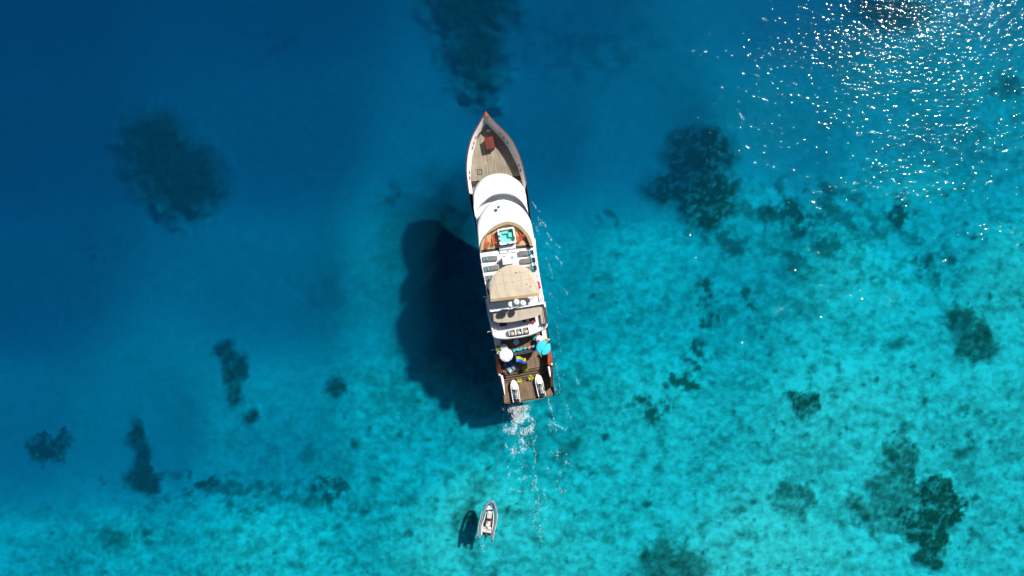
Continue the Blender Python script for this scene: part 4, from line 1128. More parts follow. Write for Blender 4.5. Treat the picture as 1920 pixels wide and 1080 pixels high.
# --- upper deck furniture
def make_armchair():
    t = empty('armchair', (0, 0, 0), 0, None, 'armchair', 'armchairs in a row on the upper deck')
    MB().rbox((0, 0, .18), (.66, .66, .16), .05).build('seat', M_['greymat'], t, smooth=40)
    MB().rbox((0, -.36, .1), (.78, .14, .62), .05).build('backrest', M_['dark'], t, smooth=40)
    for s in (-1, 1): MB().rbox((.37 * s, 0, .1), (.07, .74, .50), .03).build('armrest', M_['white'], t, smooth=40)
    for x in (-.34, .34):
        for y in (-.32, .32): MB().tube([(x, y, 0), (x, y, .12)], .03, 6).build('leg', M_['white'], t)
    return t
ac = make_armchair()
for k, (x, y, lb) in enumerate(((960.3, 623.6, 'left of the three grey armchairs facing the beige awning'), (972.8, 621.8, 'middle of the three grey armchairs facing the beige awning'), (985.6, 619.4, 'right of the three grey armchairs facing the beige awning'))):
    o = ac if k == 0 else copy_tree(ac); put(o, x, y, ZU, 0, lb)
    p = MB(); p.rbox((0, 0, 0), (.46, .36, .13), .1, M=Matrix.Rotation(D2R(22), 4, 'X')); o2 = p.build('cushion', M_['pillow' if k != 1 else 'offwhite'], None, smooth=50)
    put(o2, x + .9, y + 2.4, ZU + .36, (28, -32, 20)[k]); tag(o2, ('cream cushion', 'pale grey cushion', 'cream cushion')[k] + (' on the left armchair of the row of three', ' on the middle armchair of the row of three', ' on the right armchair of the row of three')[k], 'cushion', 'cushions on the three armchairs')
simple('coffee_table', [('table_top', MB().rbox((0, 0, .36), (.88, .46, .05), .03), 'engine', 40)] + [('leg', MB().tube([(x, y, 0), (x, y, .36)], .03, 6), 'white', False) for x in (-.38, .38) for y in (-.18, .18)],
       'dark rectangular coffee table just behind the left end of the beige awning', 'coffee table', 943.6, 607.8, ZU)
simple('coffee_table', [('table_top', MB().rbox((0, 0, .40), (1.05, .5, .05), .03), 'deckgrey', 40)] + [('leg', MB().tube([(x, y, 0), (x, y, .4)], .03, 6), 'white', False) for x in (-.45, .45) for y in (-.2, .2)],
       'pale grey coffee table half hidden under the rear edge of the beige awning', 'coffee table', 971, 603.5, ZU)
simple('armchair', [('seat', MB().rbox((0, 0, .2), (.55, .55, .2), .06), 'red', 40), ('backrest', MB().rbox((0, .3, .2), (.62, .12, .55), .04), 'dark', 40), ('armrest', MB().rbox((.32, 0, .2), (.08, .6, .4), .03), 'dark', 40), ('armrest', MB().rbox((-.32, 0, .2), (.08, .6, .4), .03), 'dark', 40)],
       'dark armchair with a deep red seat at the right end of the beige awning', 'armchair', 998.2, 599.8, ZU, 0)
simple('armchair', [('seat', MB().rbox((0, 0, .2), (.5, .5, .2), .06), 'dark', 40), ('backrest', MB().rbox((0, .28, .2), (.58, .1, .55), .04), 'dark', 40)],
       'charcoal armchair peeking out behind the middle of the beige awning', 'armchair', 982, 600.2, ZU, 0)
simple('sofa', [('seat', MB().rbox((0, 0, .05), (.72, 1.95, .36), .06), 'awning', 40), ('backrest', MB().rbox((.38, 0, .05), (.14, 2.0, .68), .05), 'dark', 40),
                ('armrest', MB().rbox((0, 1.0, .05), (.86, .1, .5), .04), 'dark', 40), ('armrest', MB().rbox((0, -1.0, .05), (.86, .1, .5), .04), 'dark', 40)],
       'long beige sofa with a dark frame along the right side of the upper deck', 'sofa', 1018.3, 591.5, ZU, 0)

# --- middle deck furniture
for k, (x, y, r, lb) in enumerate(((967.7, 640.5, .37, 'round pale table in the shade just below the white upper deck edge'), (945.3, 651.3, .45, 'round pale table partly under the white parasol'))):
    simple('round_table', [('table_top', MB().lathe([(r, .70), (r, .74), (r * .9, .75), (.01, .75)], 24), 'deckgrey', 40), ('leg', MB().lathe([(.22, 0), (.05, .05), (.05, .7)], 12), 'dark', 40)], lb, 'table', x, y, ZM, 0, 'round tables on the middle deck')
CU = [(964.3, 657.8, 'turq', 40), (970.5, 656.4, 'turq', -15), (976.8, 654.8, 'turq', 30), (984.5, 653.4, 'turq', 12), (992.3, 651.8, 'pink', 30), (1000, 650.2, 'turq', 10)]
names_ = ['turquoise cushion on the curved bench, closest to the white parasol', 'turquoise cushion on the curved bench, second from the white parasol', 'turquoise cushion on the curved bench, third from the white parasol',
          'turquoise cushion on the curved bench just left of the pink one', 'coral pink cushion among the turquoise ones on the curved bench', 'turquoise cushion on the curved bench between the pink one and the cyan parasol']
for (x, y, c, a), lb in zip(CU, names_):
    o = MB().rbox((0, 0, 0), (.44, .30, .15), .1, M=Matrix.Rotation(D2R(-35), 4, 'X')).build('cushion', M_[c], None, smooth=50); put(o, x, y, ZM + .52, a, lb); tag(o, None, 'cushion', 'cushions on the curved bench')
simple('armchair', [('seat', MB().rbox((0, 0, .2), (.42, .42, .16), .06), 'turq', 40), ('backrest', MB().rbox((0, -.24, .2), (.46, .08, .5), .04), 'turq', 40)], 'turquoise chair in the shade at the right end of the upper deck edge', 'armchair', 1000.8, 631.5, ZM, 20)

# --- potted plants
def make_plant(name, r, n, m, seed, label, x, y, z, cat='potted plant', group='potted plants on the aft decks', h=.5):
    rn = random.Random(seed); t = base(name, x, y, z, rn.uniform(0, 90), label, cat, group)
    MB().lathe([(r * .36, 0), (r * .5, h * .5), (r * .54, h * .55), (r * .46, h * .55)], 14).build('pot', M_['pot'], t, smooth=40)
    MB().lathe([(.01, h * .49), (r * .46, h * .5), (.01, h * .52)], 12).build('soil', M_['soil'], t)
    f = MB()
    for k in range(n):
        a = rn.uniform(0, 2 * math.pi); l = r * rn.uniform(.55, 1.15); e = rn.uniform(.15, 1.2); w = r * rn.uniform(.10, .2)
        s0 = Vector((rn.uniform(-.2, .2) * r, rn.uniform(-.2, .2) * r, h * .5)); d = Vector((math.cos(a), math.sin(a), 0)); p_ = Vector((-d.y, d.x, 0))
        pts = []
        for j in range(4):
            u = j / 3; q_ = s0 + d * l * u * math.cos(e * .5) + Vector((0, 0, l * (u * math.sin(e) * 1.5 - u * u * .7)))
            ww = w * (math.sin(math.pi * (u * .82 + .12)))
            tw = rn.uniform(-.1, .1)
            pts.append((q_ - p_ * ww + Vector((0, 0, tw * ww)), q_ + p_ * ww))
        for j in range(3): f.add([pts[j][0], pts[j][1], pts[j + 1][1], pts[j + 1][0]], [(0, 1, 2, 3)])
    f.build('foliage', M_[m], t)
    return t
make_plant('potted_plant', .40, 110, 'leaf', 1, 'bushy yellow green potted plant alone in front of the top step', 984, 689.5, ZL)
make_plant('potted_plant', .34, 90, 'leaf', 2, 'yellow green potted plant beside the nose of the left jet ski', 974, 713.2, ZS + .0)
make_plant('potted_plant', .40, 100, 'leaf', 3, 'yellow green potted plant on the steps beside the nose of the right jet ski', 995, 707.8, ZS + .0)
make_plant('potted_plant', .38, 80, 'leafdark', 4, 'dark green potted plant in the left corner of the middle deck beside the white parasol', 933.6, 652.8, ZM + .35)
make_plant('potted_plant', .34, 80, 'leaf', 5, 'spiky green potted plant on the right edge, between cyan parasol and white rail', 1023.4, 638.4, ZM + .35)
make_plant('potted_plant', .36, 80, 'leafdark', 6, 'shaded green potted plant below the lower edge of the cyan parasol', 1015.6, 664.2, ZL)

# --- parasols
def parasol(name, x, y, zb, ztop, r, m, label, slots, notch=None, seed=0, tilt=(0, 0), ang=0, drop=.22, second=None):
    t = base(name, x, y, zb, ang, label, 'parasol', 'parasols at the stern')
    hgt = ztop - zb
    T = Matrix.Translation((0, 0, hgt)) @ Matrix.Rotation(D2R(tilt[0]), 4, 'X') @ Matrix.Rotation(D2R(tilt[1]), 4, 'Y')
    MB().tube([(0, 0, 0), T @ Vector((0, 0, -.02))], .025, 8).build('pole', M_['white'], t)
    MB().lathe([(.22, 0), (.22, .05), (.05, .08), (.05, .2)], 14).build('base', M_['dark'], t)
    c = MB(); n = 96; rn = random.Random(seed)
    wid = {}
    rows = []
    for j in range(8):
        f = .04 + .96 * j / 7; row = []
        for i in range(n + 1):
            a = 2 * math.pi * i / n
            scal = 1 - (.03 * abs(math.sin(a * slots / 2)) if j == 7 else 0)
            z = -drop * f ** 1.4 + (.008 * f * math.cos(a * slots))
            row.append(T @ Vector((r * f * scal * math.cos(a), r * f * scal * math.sin(a), z)))
        rows.append(row)
    fs = []; vs = [q_ for r_ in rows for q_ in r_]; w = n + 1
    cut = [(s + .5) * n / slots for s in range(slots)]
    cl = set(int(k) for k in cut)
    c2 = MB(); f2 = []
    for j in range(7):
        for i in range(n):
            a = 360 * i / n
            if notch and any((a - q_[0]) % 360 < q_[1] * (.35 + .65 * (j / 6)) and j >= q_[2] for q_ in notch): continue
            if j >= 6 and i in cl and rn.random() < .5: continue
            q4 = (j * w + i, j * w + i + 1, (j + 1) * w + i + 1, (j + 1) * w + i)
            (f2 if second and (a - second[0]) % 360 < second[1] else fs).append(q4)
    c.v = vs; c.f = fs
    o = c.build('canopy', M_[m], t, smooth=50)
    md_ = o.modifiers.new('thickness', 'SOLIDIFY'); md_.thickness = .012
    if second:
        c2.v = list(vs); c2.f = f2; o2 = c2.build('canopy_panel', M_[second[2]], t, smooth=50)
    rb_ = MB()
    for k in range(8):
        a = 2 * math.pi * k / 8 + .2; rb_.tube([T @ Vector((.03 * math.cos(a), .03 * math.sin(a), -.06)), T @ Vector((r * .92 * math.cos(a), r * .92 * math.sin(a), -drop * .9 - .04))], .01, 4)
    rb_.build('ribs', M_['white'], t)
    return t
parasol('parasol', 949, 664, ZM - .3, 6.5, .86, 'fabricwhite', 'round white pleated parasol with a slit, over the left end of the curved bench', 24, notch=[(212, 4, 1), (32, 3.5, 3), (152, 5, 5)], seed=3, tilt=(3, -4), ang=86)
parasol('parasol', 1018.2, 649.5, ZM - .2, 6.5, .92, 'cyan', 'bright cyan leaf like parasol with a deep notch at the right rear corner', 26, notch=[(8, 26, 1), (212, 10, 2)], seed=5, tilt=(-6, 8), ang=20, drop=.16)
parasol('parasol', 1010.8, 634.6, ZM, 6.3, .46, 'fabricwhite', 'small white parasol with one pink panel, half under the cyan parasol', 12, seed=8, drop=.2, ang=0, second=(200, 62, 'magenta'))
t = MB(); t.tube([P(997.6, 659.5, 5.3), P(1004, 656.2, 5.6), P(1011.5, 651.8, 5.95)], [.10, .12, .09], 8)
o = t.build('furled_cover', M_['fabricwhite'], None, smooth=60)
c_ = P(1004, 656.2, 5.6)
o.data.transform(Matrix.Translation(-c_)); o.location = c_; tag(o, 'narrow rolled white cloth pointing to the centre of the cyan parasol', 'cloth')

# --- flag
t = base('flag', 967.5, 664.5, ZM + .2, 0, 'yellow and blue flag fluttering from the curved white stern beam', 'flag')
MB().tube([(0, 0, .2), (-.02, -.35, .5)], .02, 6).build('flagpole', M_['white'], t)
nx, ny = 16, 8
def flagpt(u, v):
    x = -.02 + 1.12 * u; y = -.30 - .62 * v - .26 * u + .10 * math.sin(u * 6.2) * (1 - .3 * v) + .08 * math.sin(u * 3 + v * 3)
    return Vector((x, y, .45 - .28 * v + .09 * math.sin(u * 8 + v * 2.2)))
for nme, v0, v1, mm_ in (('flag_stripe', 0, .5, 'yellow'), ('flag_stripe', .5, 1, 'flagblue')):
    f = MB(); vs = [flagpt(i / nx, v0 + (v1 - v0) * j / 4) for j in range(5) for i in range(nx + 1)]
    f.v = vs; f.f = [(j * (nx + 1) + i, j * (nx + 1) + i + 1, (j + 1) * (nx + 1) + i + 1, (j + 1) * (nx + 1) + i) for j in range(4) for i in range(nx)]
    f.build(nme, M_[mm_], t, smooth=80)
f = MB(); vs = [flagpt(i / 8 * .42 - .04, .48 + .5 * j / 3 * (1 - i / 9)) + Vector((0, 0, .012)) for j in range(4) for i in range(9)]
f.v = vs; f.f = [(j * 9 + i, j * 9 + i + 1, (j + 1) * 9 + i + 1, (j + 1) * 9 + i) for j in range(3) for i in range(8)]
f.build('flag_corner', M_['flagcyan'], t, smooth=80)

# --- blue sunbeds on the aft deck
def make_sunbed():
    t = empty('sunbed', (0, 0, 0), 0, None, 'sunbed', 'blue sunbeds on the aft deck')
    MB().box((0, 0, .12), (.52, 1.50, .06)).build('frame', M_['dark'], t)
    for x in (-.2, .2):
        for y in (-.62, .62): MB().tube([(x, y, 0), (x, y, .13)], .025, 6).build('leg', M_['dark'], t)
    MB().rbox((0, -.37, .18), (.50, .70, .08), .04).build('mattress', M_['lightblue'], t, smooth=40)
    MB().rbox((0, .30, .185), (.50, .60, .09), .04).build('towel', M_['bluemat'], t, smooth=40)
    MB().rbox((0, .66, .18), (.46, .18, .12), .05).build('pillow', M_['bluemat'], t, smooth=40)
    return t
sb_ = make_sunbed()
put(sb_, 960.2, 684.2, ZL, 31, 'blue sunbed on the right, its head next to the white parasol')
s2 = copy_tree(sb_); put(s2, 952.5, 689.6, ZL, 31, 'blue sunbed on the left with a white towel on its pale foot end')
for ch in [k for k in bpy.data.objects if k.parent == s2]:
    if ch.name.startswith('pillow'):
        ch.data = ch.data.copy(); ch.data.materials[0] = M_['lightblue']
o = MB().rbox((0, 0, 0), (.26, .2, .05), .03).build('folded_towel', M_['fabricwhite'], None, smooth=40); put(o, 956.6, 695.6, ZL + .262, 50, 'small white towel on the foot of the left blue sunbed'); tag(o, None, 'towel')

# --- jet skis
def make_jetski():
    t = empty('jet_ski', (0, 0, 0), 0, None, 'jet ski', 'jet skis parked on the swim platform')
    Lh = 1.45
    def sec(y):
        u = (y + Lh) / (2 * Lh)                        # 0 tail, 1 nose
        w = .50 * (1 - max(0, (u - .55) / .45) ** 2.6) ** .5 if u < 1 else 0
        w = max(w, .03) * (.93 + .07 * min(1, u * 4))
        return w
    ys = [-Lh + 2 * Lh * k / 28 for k in range(29)]
    hullm = MB(); r_ = []
    for y in ys:
        w = sec(y); lift = .22 * max(0, (y - .5) / .95) ** 2
        r_.append([Vector((-w, y, .42 + lift * .6)), Vector((-w * .96, y, .30 + lift)), Vector((-w * .5, y, .12 + lift * 1.1)), Vector((0, y, .03 + lift * 1.2)), Vector((w * .5, y, .12 + lift * 1.1)), Vector((w * .96, y, .30 + lift)), Vector((w, y, .42 + lift * .6))])
    hullm.loft(r_, closed=False); hullm.add(r_[0], [tuple(range(7))]); hullm.build('hull', M_['skiwhite'], t, smooth=50)
    for sx in (-1, 1):
        g = MB(); A = []
        for y in ys[:-2]:
            w = sec(y); A.append((y, w))
        g.loft([[Vector((sx * w * 1.02, y, .40)) for y, w in A], [Vector((sx * w * 1.02, y, .50 + (.06 if y > .2 else 0))) for y, w in A], [Vector((sx * w * (.84), y, .50 + (.06 if y > .2 else 0))) for y, w in A], [Vector((sx * w * .80, y, .40)) for y, w in A]], closed=False)
        g.build('gunwale', M_['skiwhite'], t, smooth=40)
        tr = MB(); tr.tube([(sx * .245, -1.1, .47), (sx * .26, -.3, .50), (sx * .27, .3, .54)], [.05, .07, .05], 8); tr.build('side_trim', M_['skilight' if sx < 0 else 'skiwhite'], t, smooth=60)
    fw = MB(); A = [(y, sec(y) * .83) for y in ys[3:20]]
    fw.prism([(-w, y) for y, w in A] + [(w, y) for y, w in A[::-1]], .28, .41); fw.build('footwell', M_['skiblue'], t)
    tl = MB(); A = [(y, sec(y) * .83) for y in ys[0:4]]
    tl.prism([(-w, y) for y, w in A] + [(w, y) for y, w in A[::-1]], .28, .44); tl.build('boarding_deck', M_['black'], t)
    hd = MB(); rr_ = []
    for y in [.18, .24, .35, .55, .75, .95, 1.15, 1.3, 1.4, 1.44]:
        w = sec(y) * (.86 if y < 1.2 else .9) * (.72 if y < .2 else 1); hgt = .80 - .42 * max(0, (y - .2) / 1.25) ** 1.5
        rr_.append([Vector((w * math.cos(a), y, .42 + (hgt - .42) * max(0, math.sin(a)) ** .7)) for a in [math.pi * k / 12 for k in range(13)]])
    hd.loft(rr_, closed=False); hd.add(rr_[0], [tuple(range(13))]); hd.build('hood', M_['skiwhite'], t, smooth=50)
    wsc = MB(); wsc.box((0, .2, .72), (.34, .10, .10), top=.7); wsc.build('dashboard', M_['engine'], t)
    hb = MB(); hb.tube([(-.32, -.02, .84), (-.12, .06, .86), (.12, .06, .86), (.32, -.02, .84)], .022, 6).tube([(0, .06, .6), (0, .06, .86)], .05, 8)
    hb.build('handlebar', M_['black'], t)
    for sx in (-1, 1): mr = MB(); mr.rbox((sx * .24, .34, .66), (.14, .08, .08), .03); mr.build('mirror', M_['engine'], t)
    def seatseg(y0, y1, wid_, z0, name, mt):
        s_ = MB(); R_ = []
        for k in range(6):
            y = y0 + (y1 - y0) * k / 5; b_ = 1 - .12 * abs(k / 5 * 2 - 1) ** 2
            R_.append([Vector((wid_ * b_ * math.cos(a), y, .40 + (z0 - .40) * b_ * max(0, math.sin(a)) ** .6)) for a in [math.pi * q_ / 10 for q_ in range(11)]])
        s_.loft(R_, closed=False); s_.add(R_[0], [tuple(range(11))]); s_.add(R_[-1], [tuple(range(11))]); s_.build(name, M_[mt], t, smooth=50)
    seatseg(-.30, .12, .19, .72, 'seat', 'seat'); seatseg(-.62, -.32, .20, .76, 'seat', 'seatlight'); seatseg(-.86, -.64, .20, .80, 'seat', 'seat'); seatseg(-1.05, -.88, .19, .78, 'seat', 'seatlight')
    gh = MB(); gh.tube([(-.14, -1.08, .62), (0, -1.16, .66), (.14, -1.08, .62)], .02, 6); gh.build('grab_handle', M_['black'], t)
    return t
js = make_jetski()
put(js, 965.8, 731.8, ZS, 0, 'left white jet ski with blue footwells, parked on the swim platform beside the left rail')
j2 = copy_tree(js); put(j2, 1012, 721.2, ZS, 3, 'right white jet ski with blue footwells, half in the shade of the right side')

# ================================================================== TENDER
tv = P(921.3, 939, .4) - P(911.2, 1006, .4)
TA = math.atan2(-tv.x, tv.y)
tender = empty('tender', P(915.2, 975.5, 0), TA, 'grey inflatable tender with ivory seats and outboard engine, towed behind the yacht', 'dinghy')
TM = (Matrix.Translation(P(915.2, 975.5, 0)) @ Matrix.Rotation(TA, 4, 'Z')).inverted()
def T_(x, y, z): return TM @ P(x, y, z)
Z8 = lambda pts, z: [T_(895 + a / 21.6, 930 + b2 / 21.6, z) for a, b2 in pts]
Z9 = lambda pts, z: [T_(895 + a / 24., 975 + b2 / 24., z) for a, b2 in pts]
TL = Z9([(80, 800)], .45) + Z9([(100, 560)], .45) + Z9([(115, 330), (140, 120)], .45) + Z8([(165, 960), (205, 760), (260, 590), (330, 430), (400, 300), (462, 228)], .5)
TR = Z9([(662, 900), (690, 640), (745, 400), (800, 150)], .45) + Z8([(745, 980), (765, 800), (760, 620), (730, 470), (690, 330), (655, 255)], .5)
TN = Z8([(470, 224), (560, 215), (650, 240)], .52)
lp = smoothline(TL, 30); rp = smoothline(TR, 30)
path = lp + smoothline(Z8([(480, 222), (560, 214), (640, 240)], .52), 5) + rp[::-1]
path = resample(path, 70)
tb = MB(); rad = [.185 * (1 - .12 * math.exp(-((i - 35) / 5.) ** 2)) for i in range(70)]; rad[0] = rad[-1] = .20
tb.tube(path, rad, 16); tb.build('inflatable_tube', M_['tube'], tender, smooth=60)
for a, b2 in ((path[0], path[1]), (path[-1], path[-2])):
    d = (a - b2).normalized(); m = MB(); m.tube([a - d * .02, a + d * .10, a + d * .2], [.207, .15, .03], 14); m.build('tube_end_cone', M_['tubetip'], tender, smooth=60)
# white rubbing strakes along the rear half
for sl, off in ((slice(2, 24), -1), (slice(46, 68), 1)):
    seg = path[sl]; pts = []
    for i, p in enumerate(seg):
        d = (seg[min(i + 1, len(seg) - 1)] - seg[max(i - 1, 0)]).normalized(); nn_ = Vector((-d.y, d.x, 0)); pts.append(p + nn_ * .175 + Vector((0, 0, .10)))
    m = MB(); m.tube(pts, .022, 6); m.build('rubbing_strake', M_['white'], tender)
# lettering on the tubes: illegible white marks
for ln, kk_ in ((Z8([(236, 700), (268, 610), (290, 560), (325, 470)], .66), 1), (Z8([(728, 545), (745, 620), (755, 700), (745, 785)], .66), 2)):
    m = MB(); pts = resample([Vector((p.x, p.y, .648)) for p in ln], 16); rn = random.Random(kk_)
    for i, p in enumerate(pts[:-1]):
        d = (pts[i + 1] - p); a = math.atan2(d.y, d.x)
        w = rn.choice((.05, .06, .07))
        m.box((p.x, p.y, p.z - .012), (.02, .10, .012), a)
        if rn.random() < .7: m.box((p.x + d.x * .4, p.y + d.y * .4, p.z - .012), (.05, .018, .012), a)
    m.build('tube_lettering', M_['fabricwhite'], tender)
hp_l = Z9([(175, 640), (190, 420), (215, 150)], .3) + Z8([(285, 900), (320, 760), (370, 620), (440, 400)], .3)
hp_r = Z9([(650, 720), (700, 400), (730, 100)], .3) + Z8([(665, 850), (660, 700), (640, 600), (560, 330)], .3)
sole = MB(); A = smoothline(hp_l, 16); Bq = smoothline(hp_r, 16)
sole.prism([(p.x, p.y) for p in A] + [(p.x, p.y) for p in Bq[::-1]], -.15, .16); sole.build('sole', M_['tendersole'], tender)
hb_ = MB(); AL = [Vector((p.x * .9, p.y, -.3)) for p in A]; BL = [Vector((p.x * .9, p.y, -.3)) for p in Bq]
hb_.loft([[Vector((p.x, p.y, .1)) for p in A], AL, BL, [Vector((p.x, p.y, .1)) for p in Bq]], closed=False); hb_.build('hull', M_['offwhite'], tender)
for ln, wd in ((A, 1), (Bq, -1)):
    m = MB(); pts = ln[:10]
    m.loft([[Vector((p.x, p.y, .12)) for p in ln[:13]], [Vector((p.x, p.y, .50)) for p in ln[:13]], [Vector((p.x + wd * (.13 - .006 * i), p.y, .50)) for i, p in enumerate(ln[:13])], [Vector((p.x + wd * (.15 - .006 * i), p.y, .16)) for i, p in enumerate(ln[:13])]], closed=False)
    m.build('side_moulding', M_['white'], tender, smooth=40)
m = MB(); bwp = Z8([(360, 560), (440, 400), (490, 405), (610, 540)], .55); m.prism([(p.x, p.y) for p in bwp], .3, .56); m.build('bow_deck', M_['white'], tender, bevel=.03)
m = MB(); bwp = Z8([(470, 395), (560, 310), (650, 340), (690, 430), (660, 590), (618, 545), (500, 400)], .5); m.prism([(p.x, p.y) for p in bwp], .25, .44); m.build('bow_locker', M_['tenderblue'], tender, bevel=.03)
def tbox(z8pts, z0, z1, name, mt, fn=Z8, bev=.03):
    m = MB(); pp_ = fn(z8pts, z1); m.prism([(p.x, p.y) for p in pp_], z0, z1); return m.build(name, M_[mt], tender, bevel=bev)
tbox([(385, 565), (500, 535), (620, 575), (640, 640), (520, 600), (390, 620)], .15, .3, 'step_well', 'black')
tbox([(415, 625), (605, 655), (560, 925), (385, 895)], .16, .62, 'front_seat', 'tenderseat')
tbox([(430, 690), (570, 710), (555, 790), (420, 775)], .60, .645, 'seat_panel', 'tendergrey')
tbox([(420, 810), (550, 830), (540, 870), (412, 850)], .60, .645, 'seat_panel', 'tendergrey')
tbox([(375, 915), (560, 935), (550, 1010), (370, 990)], .16, .55, 'console', 'engine')
tbox([(395, 70), (590, 90), (570, 300), (450, 320), (375, 260)], .16, .66, 'pilot_seat', 'tenderseat', Z9)
m = MB(); c = Z9([(425, 110)], .8)[0]; m.tube([c + Vector((.16 * math.cos(k * math.pi / 8), .16 * math.sin(k * math.pi / 8), .05 * math.sin(k * math.pi / 8))) for k in range(17)], .018, 6, cap=False); m.tube([c, c + Vector((0, .1, -.2))], .03, 6); m.build('steering_wheel', M_['black'], tender)
tbox([(245, 290), (380, 310), (440, 350), (425, 400), (230, 385)], .16, .42, 'side_seat', 'tendergrey', Z9)
tbox([(225, 405), (620, 420), (620, 545), (610, 600), (210, 530)], .16, .52, 'rear_bench', 'tenderseat', Z9)
tbox([(450, 335), (600, 345), (640, 410), (460, 385)], .4, .68, 'rear_backrest', 'white', Z9)
tbox([(400, 410), (600, 425), (595, 500), (390, 480)], .5, .56, 'seat_panel', 'tendergrey', Z9)
tbox([(205, 555), (610, 620), (590, 720), (300, 690), (160, 650)], .0, .34, 'transom_well', 'engine', Z9)
eng = MB()
c = Z9([(385, 690)], .7)[0]
eng.rbox((c.x, c.y, .35), (.30, .42, .52), .12, D2R(5)); eo = eng.build('outboard_engine', M_['engine'], tender, smooth=50)
e2 = MB(); e2.tube([Z9([(365, 760)], .3)[0], Z9([(345, 880)], .12)[0], Z9([(330, 960)], .02)[0]], [.09, .06, .03], 8); e2.build('engine_leg', M_['engine'], eo)
e3 = MB(); e3.tube([Z9([(430, 590)], .75)[0], Z9([(420, 660)], .8)[0]], .025, 6).tube([Z9([(470, 710)], .5)[0], Z9([(425, 780)], .45)[0]], .025, 6); e3.build('tiller', M_['steel'], eo)

# tow rope
m = MB(); pa, pb = P(947, 756, 1.0), P(922.5, 938.5, .55); pts = []
for k in range(25):
    u = k / 24; p = pa.lerp(pb, u); p.z = p.z - 1.0 * math.sin(math.pi * u) * .75; p.z = max(p.z, .03); pts.append(p - pa)
m.tube(pts, .022, 5); o = m.build('tow_rope', M_['rope'], None); o.location = pa; tag(o, 'thin dark tow rope running from the yacht stern to the grey tender', 'rope')

# ================================================================== FOAM (sheets of bubbles lying on the water)
def foam_field(px, py):
    """density 0..1 where foam can lie"""
    d = np.zeros_like(px)
    def g(cx, cy, rx, ry, a, s):
        nonlocal d
        b = np.exp(-(((px - cx) / rx) ** 2 + ((py - cy) / ry) ** 2) ** 1.5); d = np.maximum(d, b * s)
    g(970, 766, 28, 13, 0, 1.05); g(973, 782, 27, 20, 0, .98); g(975, 804, 28, 24, 0, .74); g(962, 800, 20, 18, 0, .62)
    g(975, 838, 32, 26, 0, .56); g(985, 885, 36, 32, 0, .30); g(1004, 940, 22, 50, 0, .28); g(1012, 1000, 20, 45, 0, .24)
    g(1031, 757, 8, 10, 0, .62); g(1018, 752, 7, 7, 0, .45); g(1050, 800, 24, 70, 0, .22); g(1045, 700, 14, 60, 0, .2); g(1050, 880, 30, 60, 0, .22); g(912, 1024, 12, 14, 0, .4)
    return d
fx = np.arange(880, 1100, .5); fy = np.arange(350, 1060, .5)
FX, FY = np.meshgrid(fx, fy[::-1])
fd_ = foam_field(FX, FY)
u_ = FX * 1.0 - (FY - 540) * .16
wxx = fbm(FX / 16., FY / 16., 4, 201) * 14; wyy = fbm(FX / 16., FY / 16., 4, 207) * 14
stretch = np.where((FY < 750) | (FX > 1022), 3.2, 1.15)
n1_ = vnoise((u_ + wxx) / 15., (FY + wyy) / (15. * stretch), 210)
n2_ = vnoise((u_ + wyy) / 7., (FY + wxx) / (7. * stretch), 220)
rid = np.maximum(np.exp(-(n1_ / .075) ** 2), .8 * np.exp(-(n2_ / .11) ** 2))
br = fbm(FX / 3.4, FY / 4., 3, 230)
big = fbm(FX / 16., FY / 24., 3, 240)
pat = sstep(.30, .90, fd_ + big * .9 + br * .25)
core = sstep(.52, 1.15, fd_ + br * .9 + big * .7) * .8
LN_ = [([(999,380),(1006,389),(1013,397)],.8),([(1013,412),(1018,419),(1023,424)],.8),([(1027,437),(1031,444),(1033,450)],.9),([(1001,418),(1006,428),(1010,440)],.6),([(1024,455),(1030,463)],.7),([(1042,480),(1047,489),(1053,496)],.9),
 ([(1024,485),(1029,495),(1033,508),(1037,522)],.5),([(1059,544),(1064,552)],.6),([(1030,548),(1034,557)],.5),([(1006,402),(1010,412),(1014,424)],.5),([(1040,458),(1046,462),(1050,466)],.5),([(1044,575),(1050,590)],.3),
 ([(1029,748),(1031,760),(1034,768),(1038,777),(1038,790),(1042,797),(1056,804)],.9),([(1030,786),(1029,798),(1033,805)],.6),([(946,828),(952,840),(965,848),(978,848),(988,840)],.9),([(950,876),(962,883),(972,882),(980,873)],.6),
 ([(1006,818),(1000,835),(1005,850),(1004,862),(1000,877)],.6),([(954,800),(964,811),(975,813),(984,806)],.8),([(1003,900),(1008,925),(1012,955),(1003,965),(1000,985)],.5),([(958,918),(985,922)],.4),([(1018,905),(1023,935)],.4),
 ([(1075,700),(1082,712),(1087,724)],.35),([(1042,600),(1046,630),(1052,660)],.25),([(1038,660),(1046,700),(1049,735)],.35),([(1064,756),(1066,775),(1072,788)],.3),([(1012,955),(1032,950)],.5),([(1012,1000),(1018,1030)],.35)]
lf = np.zeros_like(FX); LX = FX + wxx * .28 + vnoise(FX / 4., FY / 4., 301) * 2.2; LY = FY + wyy * .28 + vnoise(FX / 4., FY / 4., 307) * 2.2
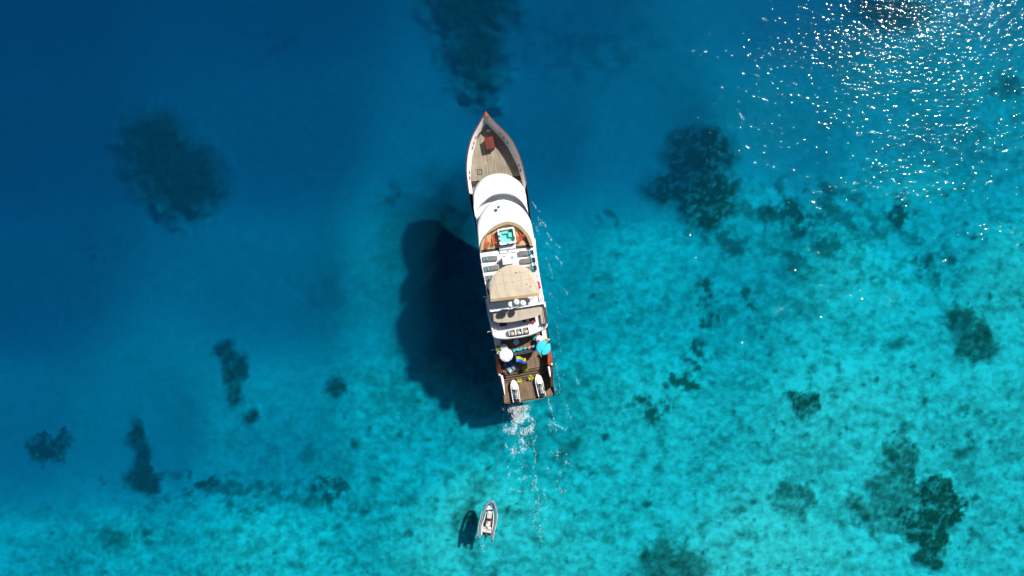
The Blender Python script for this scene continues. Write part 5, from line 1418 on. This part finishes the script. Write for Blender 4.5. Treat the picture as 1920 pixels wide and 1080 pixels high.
for pl_, st_ in LN_:
    for (ax, ay), (bx, by) in zip(pl_, pl_[1:]):
        sel = (FX > min(ax, bx) - 9) & (FX < max(ax, bx) + 9) & (FY > min(ay, by) - 9) & (FY < max(ay, by) + 9)
        X_, Y_ = LX[sel], LY[sel]; L2 = (bx - ax) ** 2 + (by - ay) ** 2
        t_ = np.clip(((X_ - ax) * (bx - ax) + (Y_ - ay) * (by - ay)) / L2, 0, 1)
        d_ = np.hypot(X_ - ax - t_ * (bx - ax), Y_ - ay - t_ * (by - ay))
        lf[sel] = np.maximum(lf[sel], st_ * np.exp(-(d_ / 1.25) ** 2))
lf *= sstep(-.25, .25, fbm(FX / 5., FY / 5., 3, 333)) * .95
amt = np.clip(rid * pat * 1.15 + core, 0, 1) * sstep(.05, .16, fd_)
amt = np.maximum(amt, lf)
hz = .012 + .05 * amt
kz = S * (H - hz) / H
me, used = grid_mesh('wake_foam', (FX - 960) * kz, (540 - FY) * kz, hz, amt > .05)
at_ = me.attributes.new('amount', 'FLOAT', 'POINT'); at_.data.foreach_set('value', amt.ravel()[used].astype(np.float32))
fm = bpy.data.materials.new('sea_foam'); fm.use_nodes = True
N_ = fm.node_tree.nodes; kk = fm.node_tree.links; B_ = N_['Principled BSDF']
B_.inputs['Base Color'].default_value = (.72, .80, .82, 1); B_.inputs['Roughness'].default_value = .8
aa = N_.new('ShaderNodeAttribute'); aa.attribute_name = 'amount'
tc_ = N_.new('ShaderNodeTexCoord'); nz_ = N_.new('ShaderNodeTexNoise'); nz_.inputs['Scale'].default_value = 5; nz_.inputs['Detail'].default_value = 6; nz_.inputs['Roughness'].default_value = .75
kk.new(tc_.outputs['Object'], nz_.inputs['Vector'])
mr_ = N_.new('ShaderNodeMapRange'); mr_.inputs['From Min'].default_value = .3; mr_.inputs['From Max'].default_value = .62; mr_.inputs['To Min'].default_value = .15; mr_.inputs['To Max'].default_value = .68
kk.new(nz_.outputs['Fac'], mr_.inputs['Value'])
ml_ = N_.new('ShaderNodeMath'); ml_.operation = 'MULTIPLY'; ml_.use_clamp = True
kk.new(aa.outputs['Fac'], ml_.inputs[0]); kk.new(mr_.outputs[0], ml_.inputs[1]); kk.new(ml_.outputs[0], B_.inputs['Alpha'])
me.materials.append(fm)
foam = bpy.data.objects.new('wake_foam', me); COL.objects.link(foam)
tag(foam, 'lacy white foam on the water behind the stern and along the right side of the yacht', 'foam', kind='stuff')
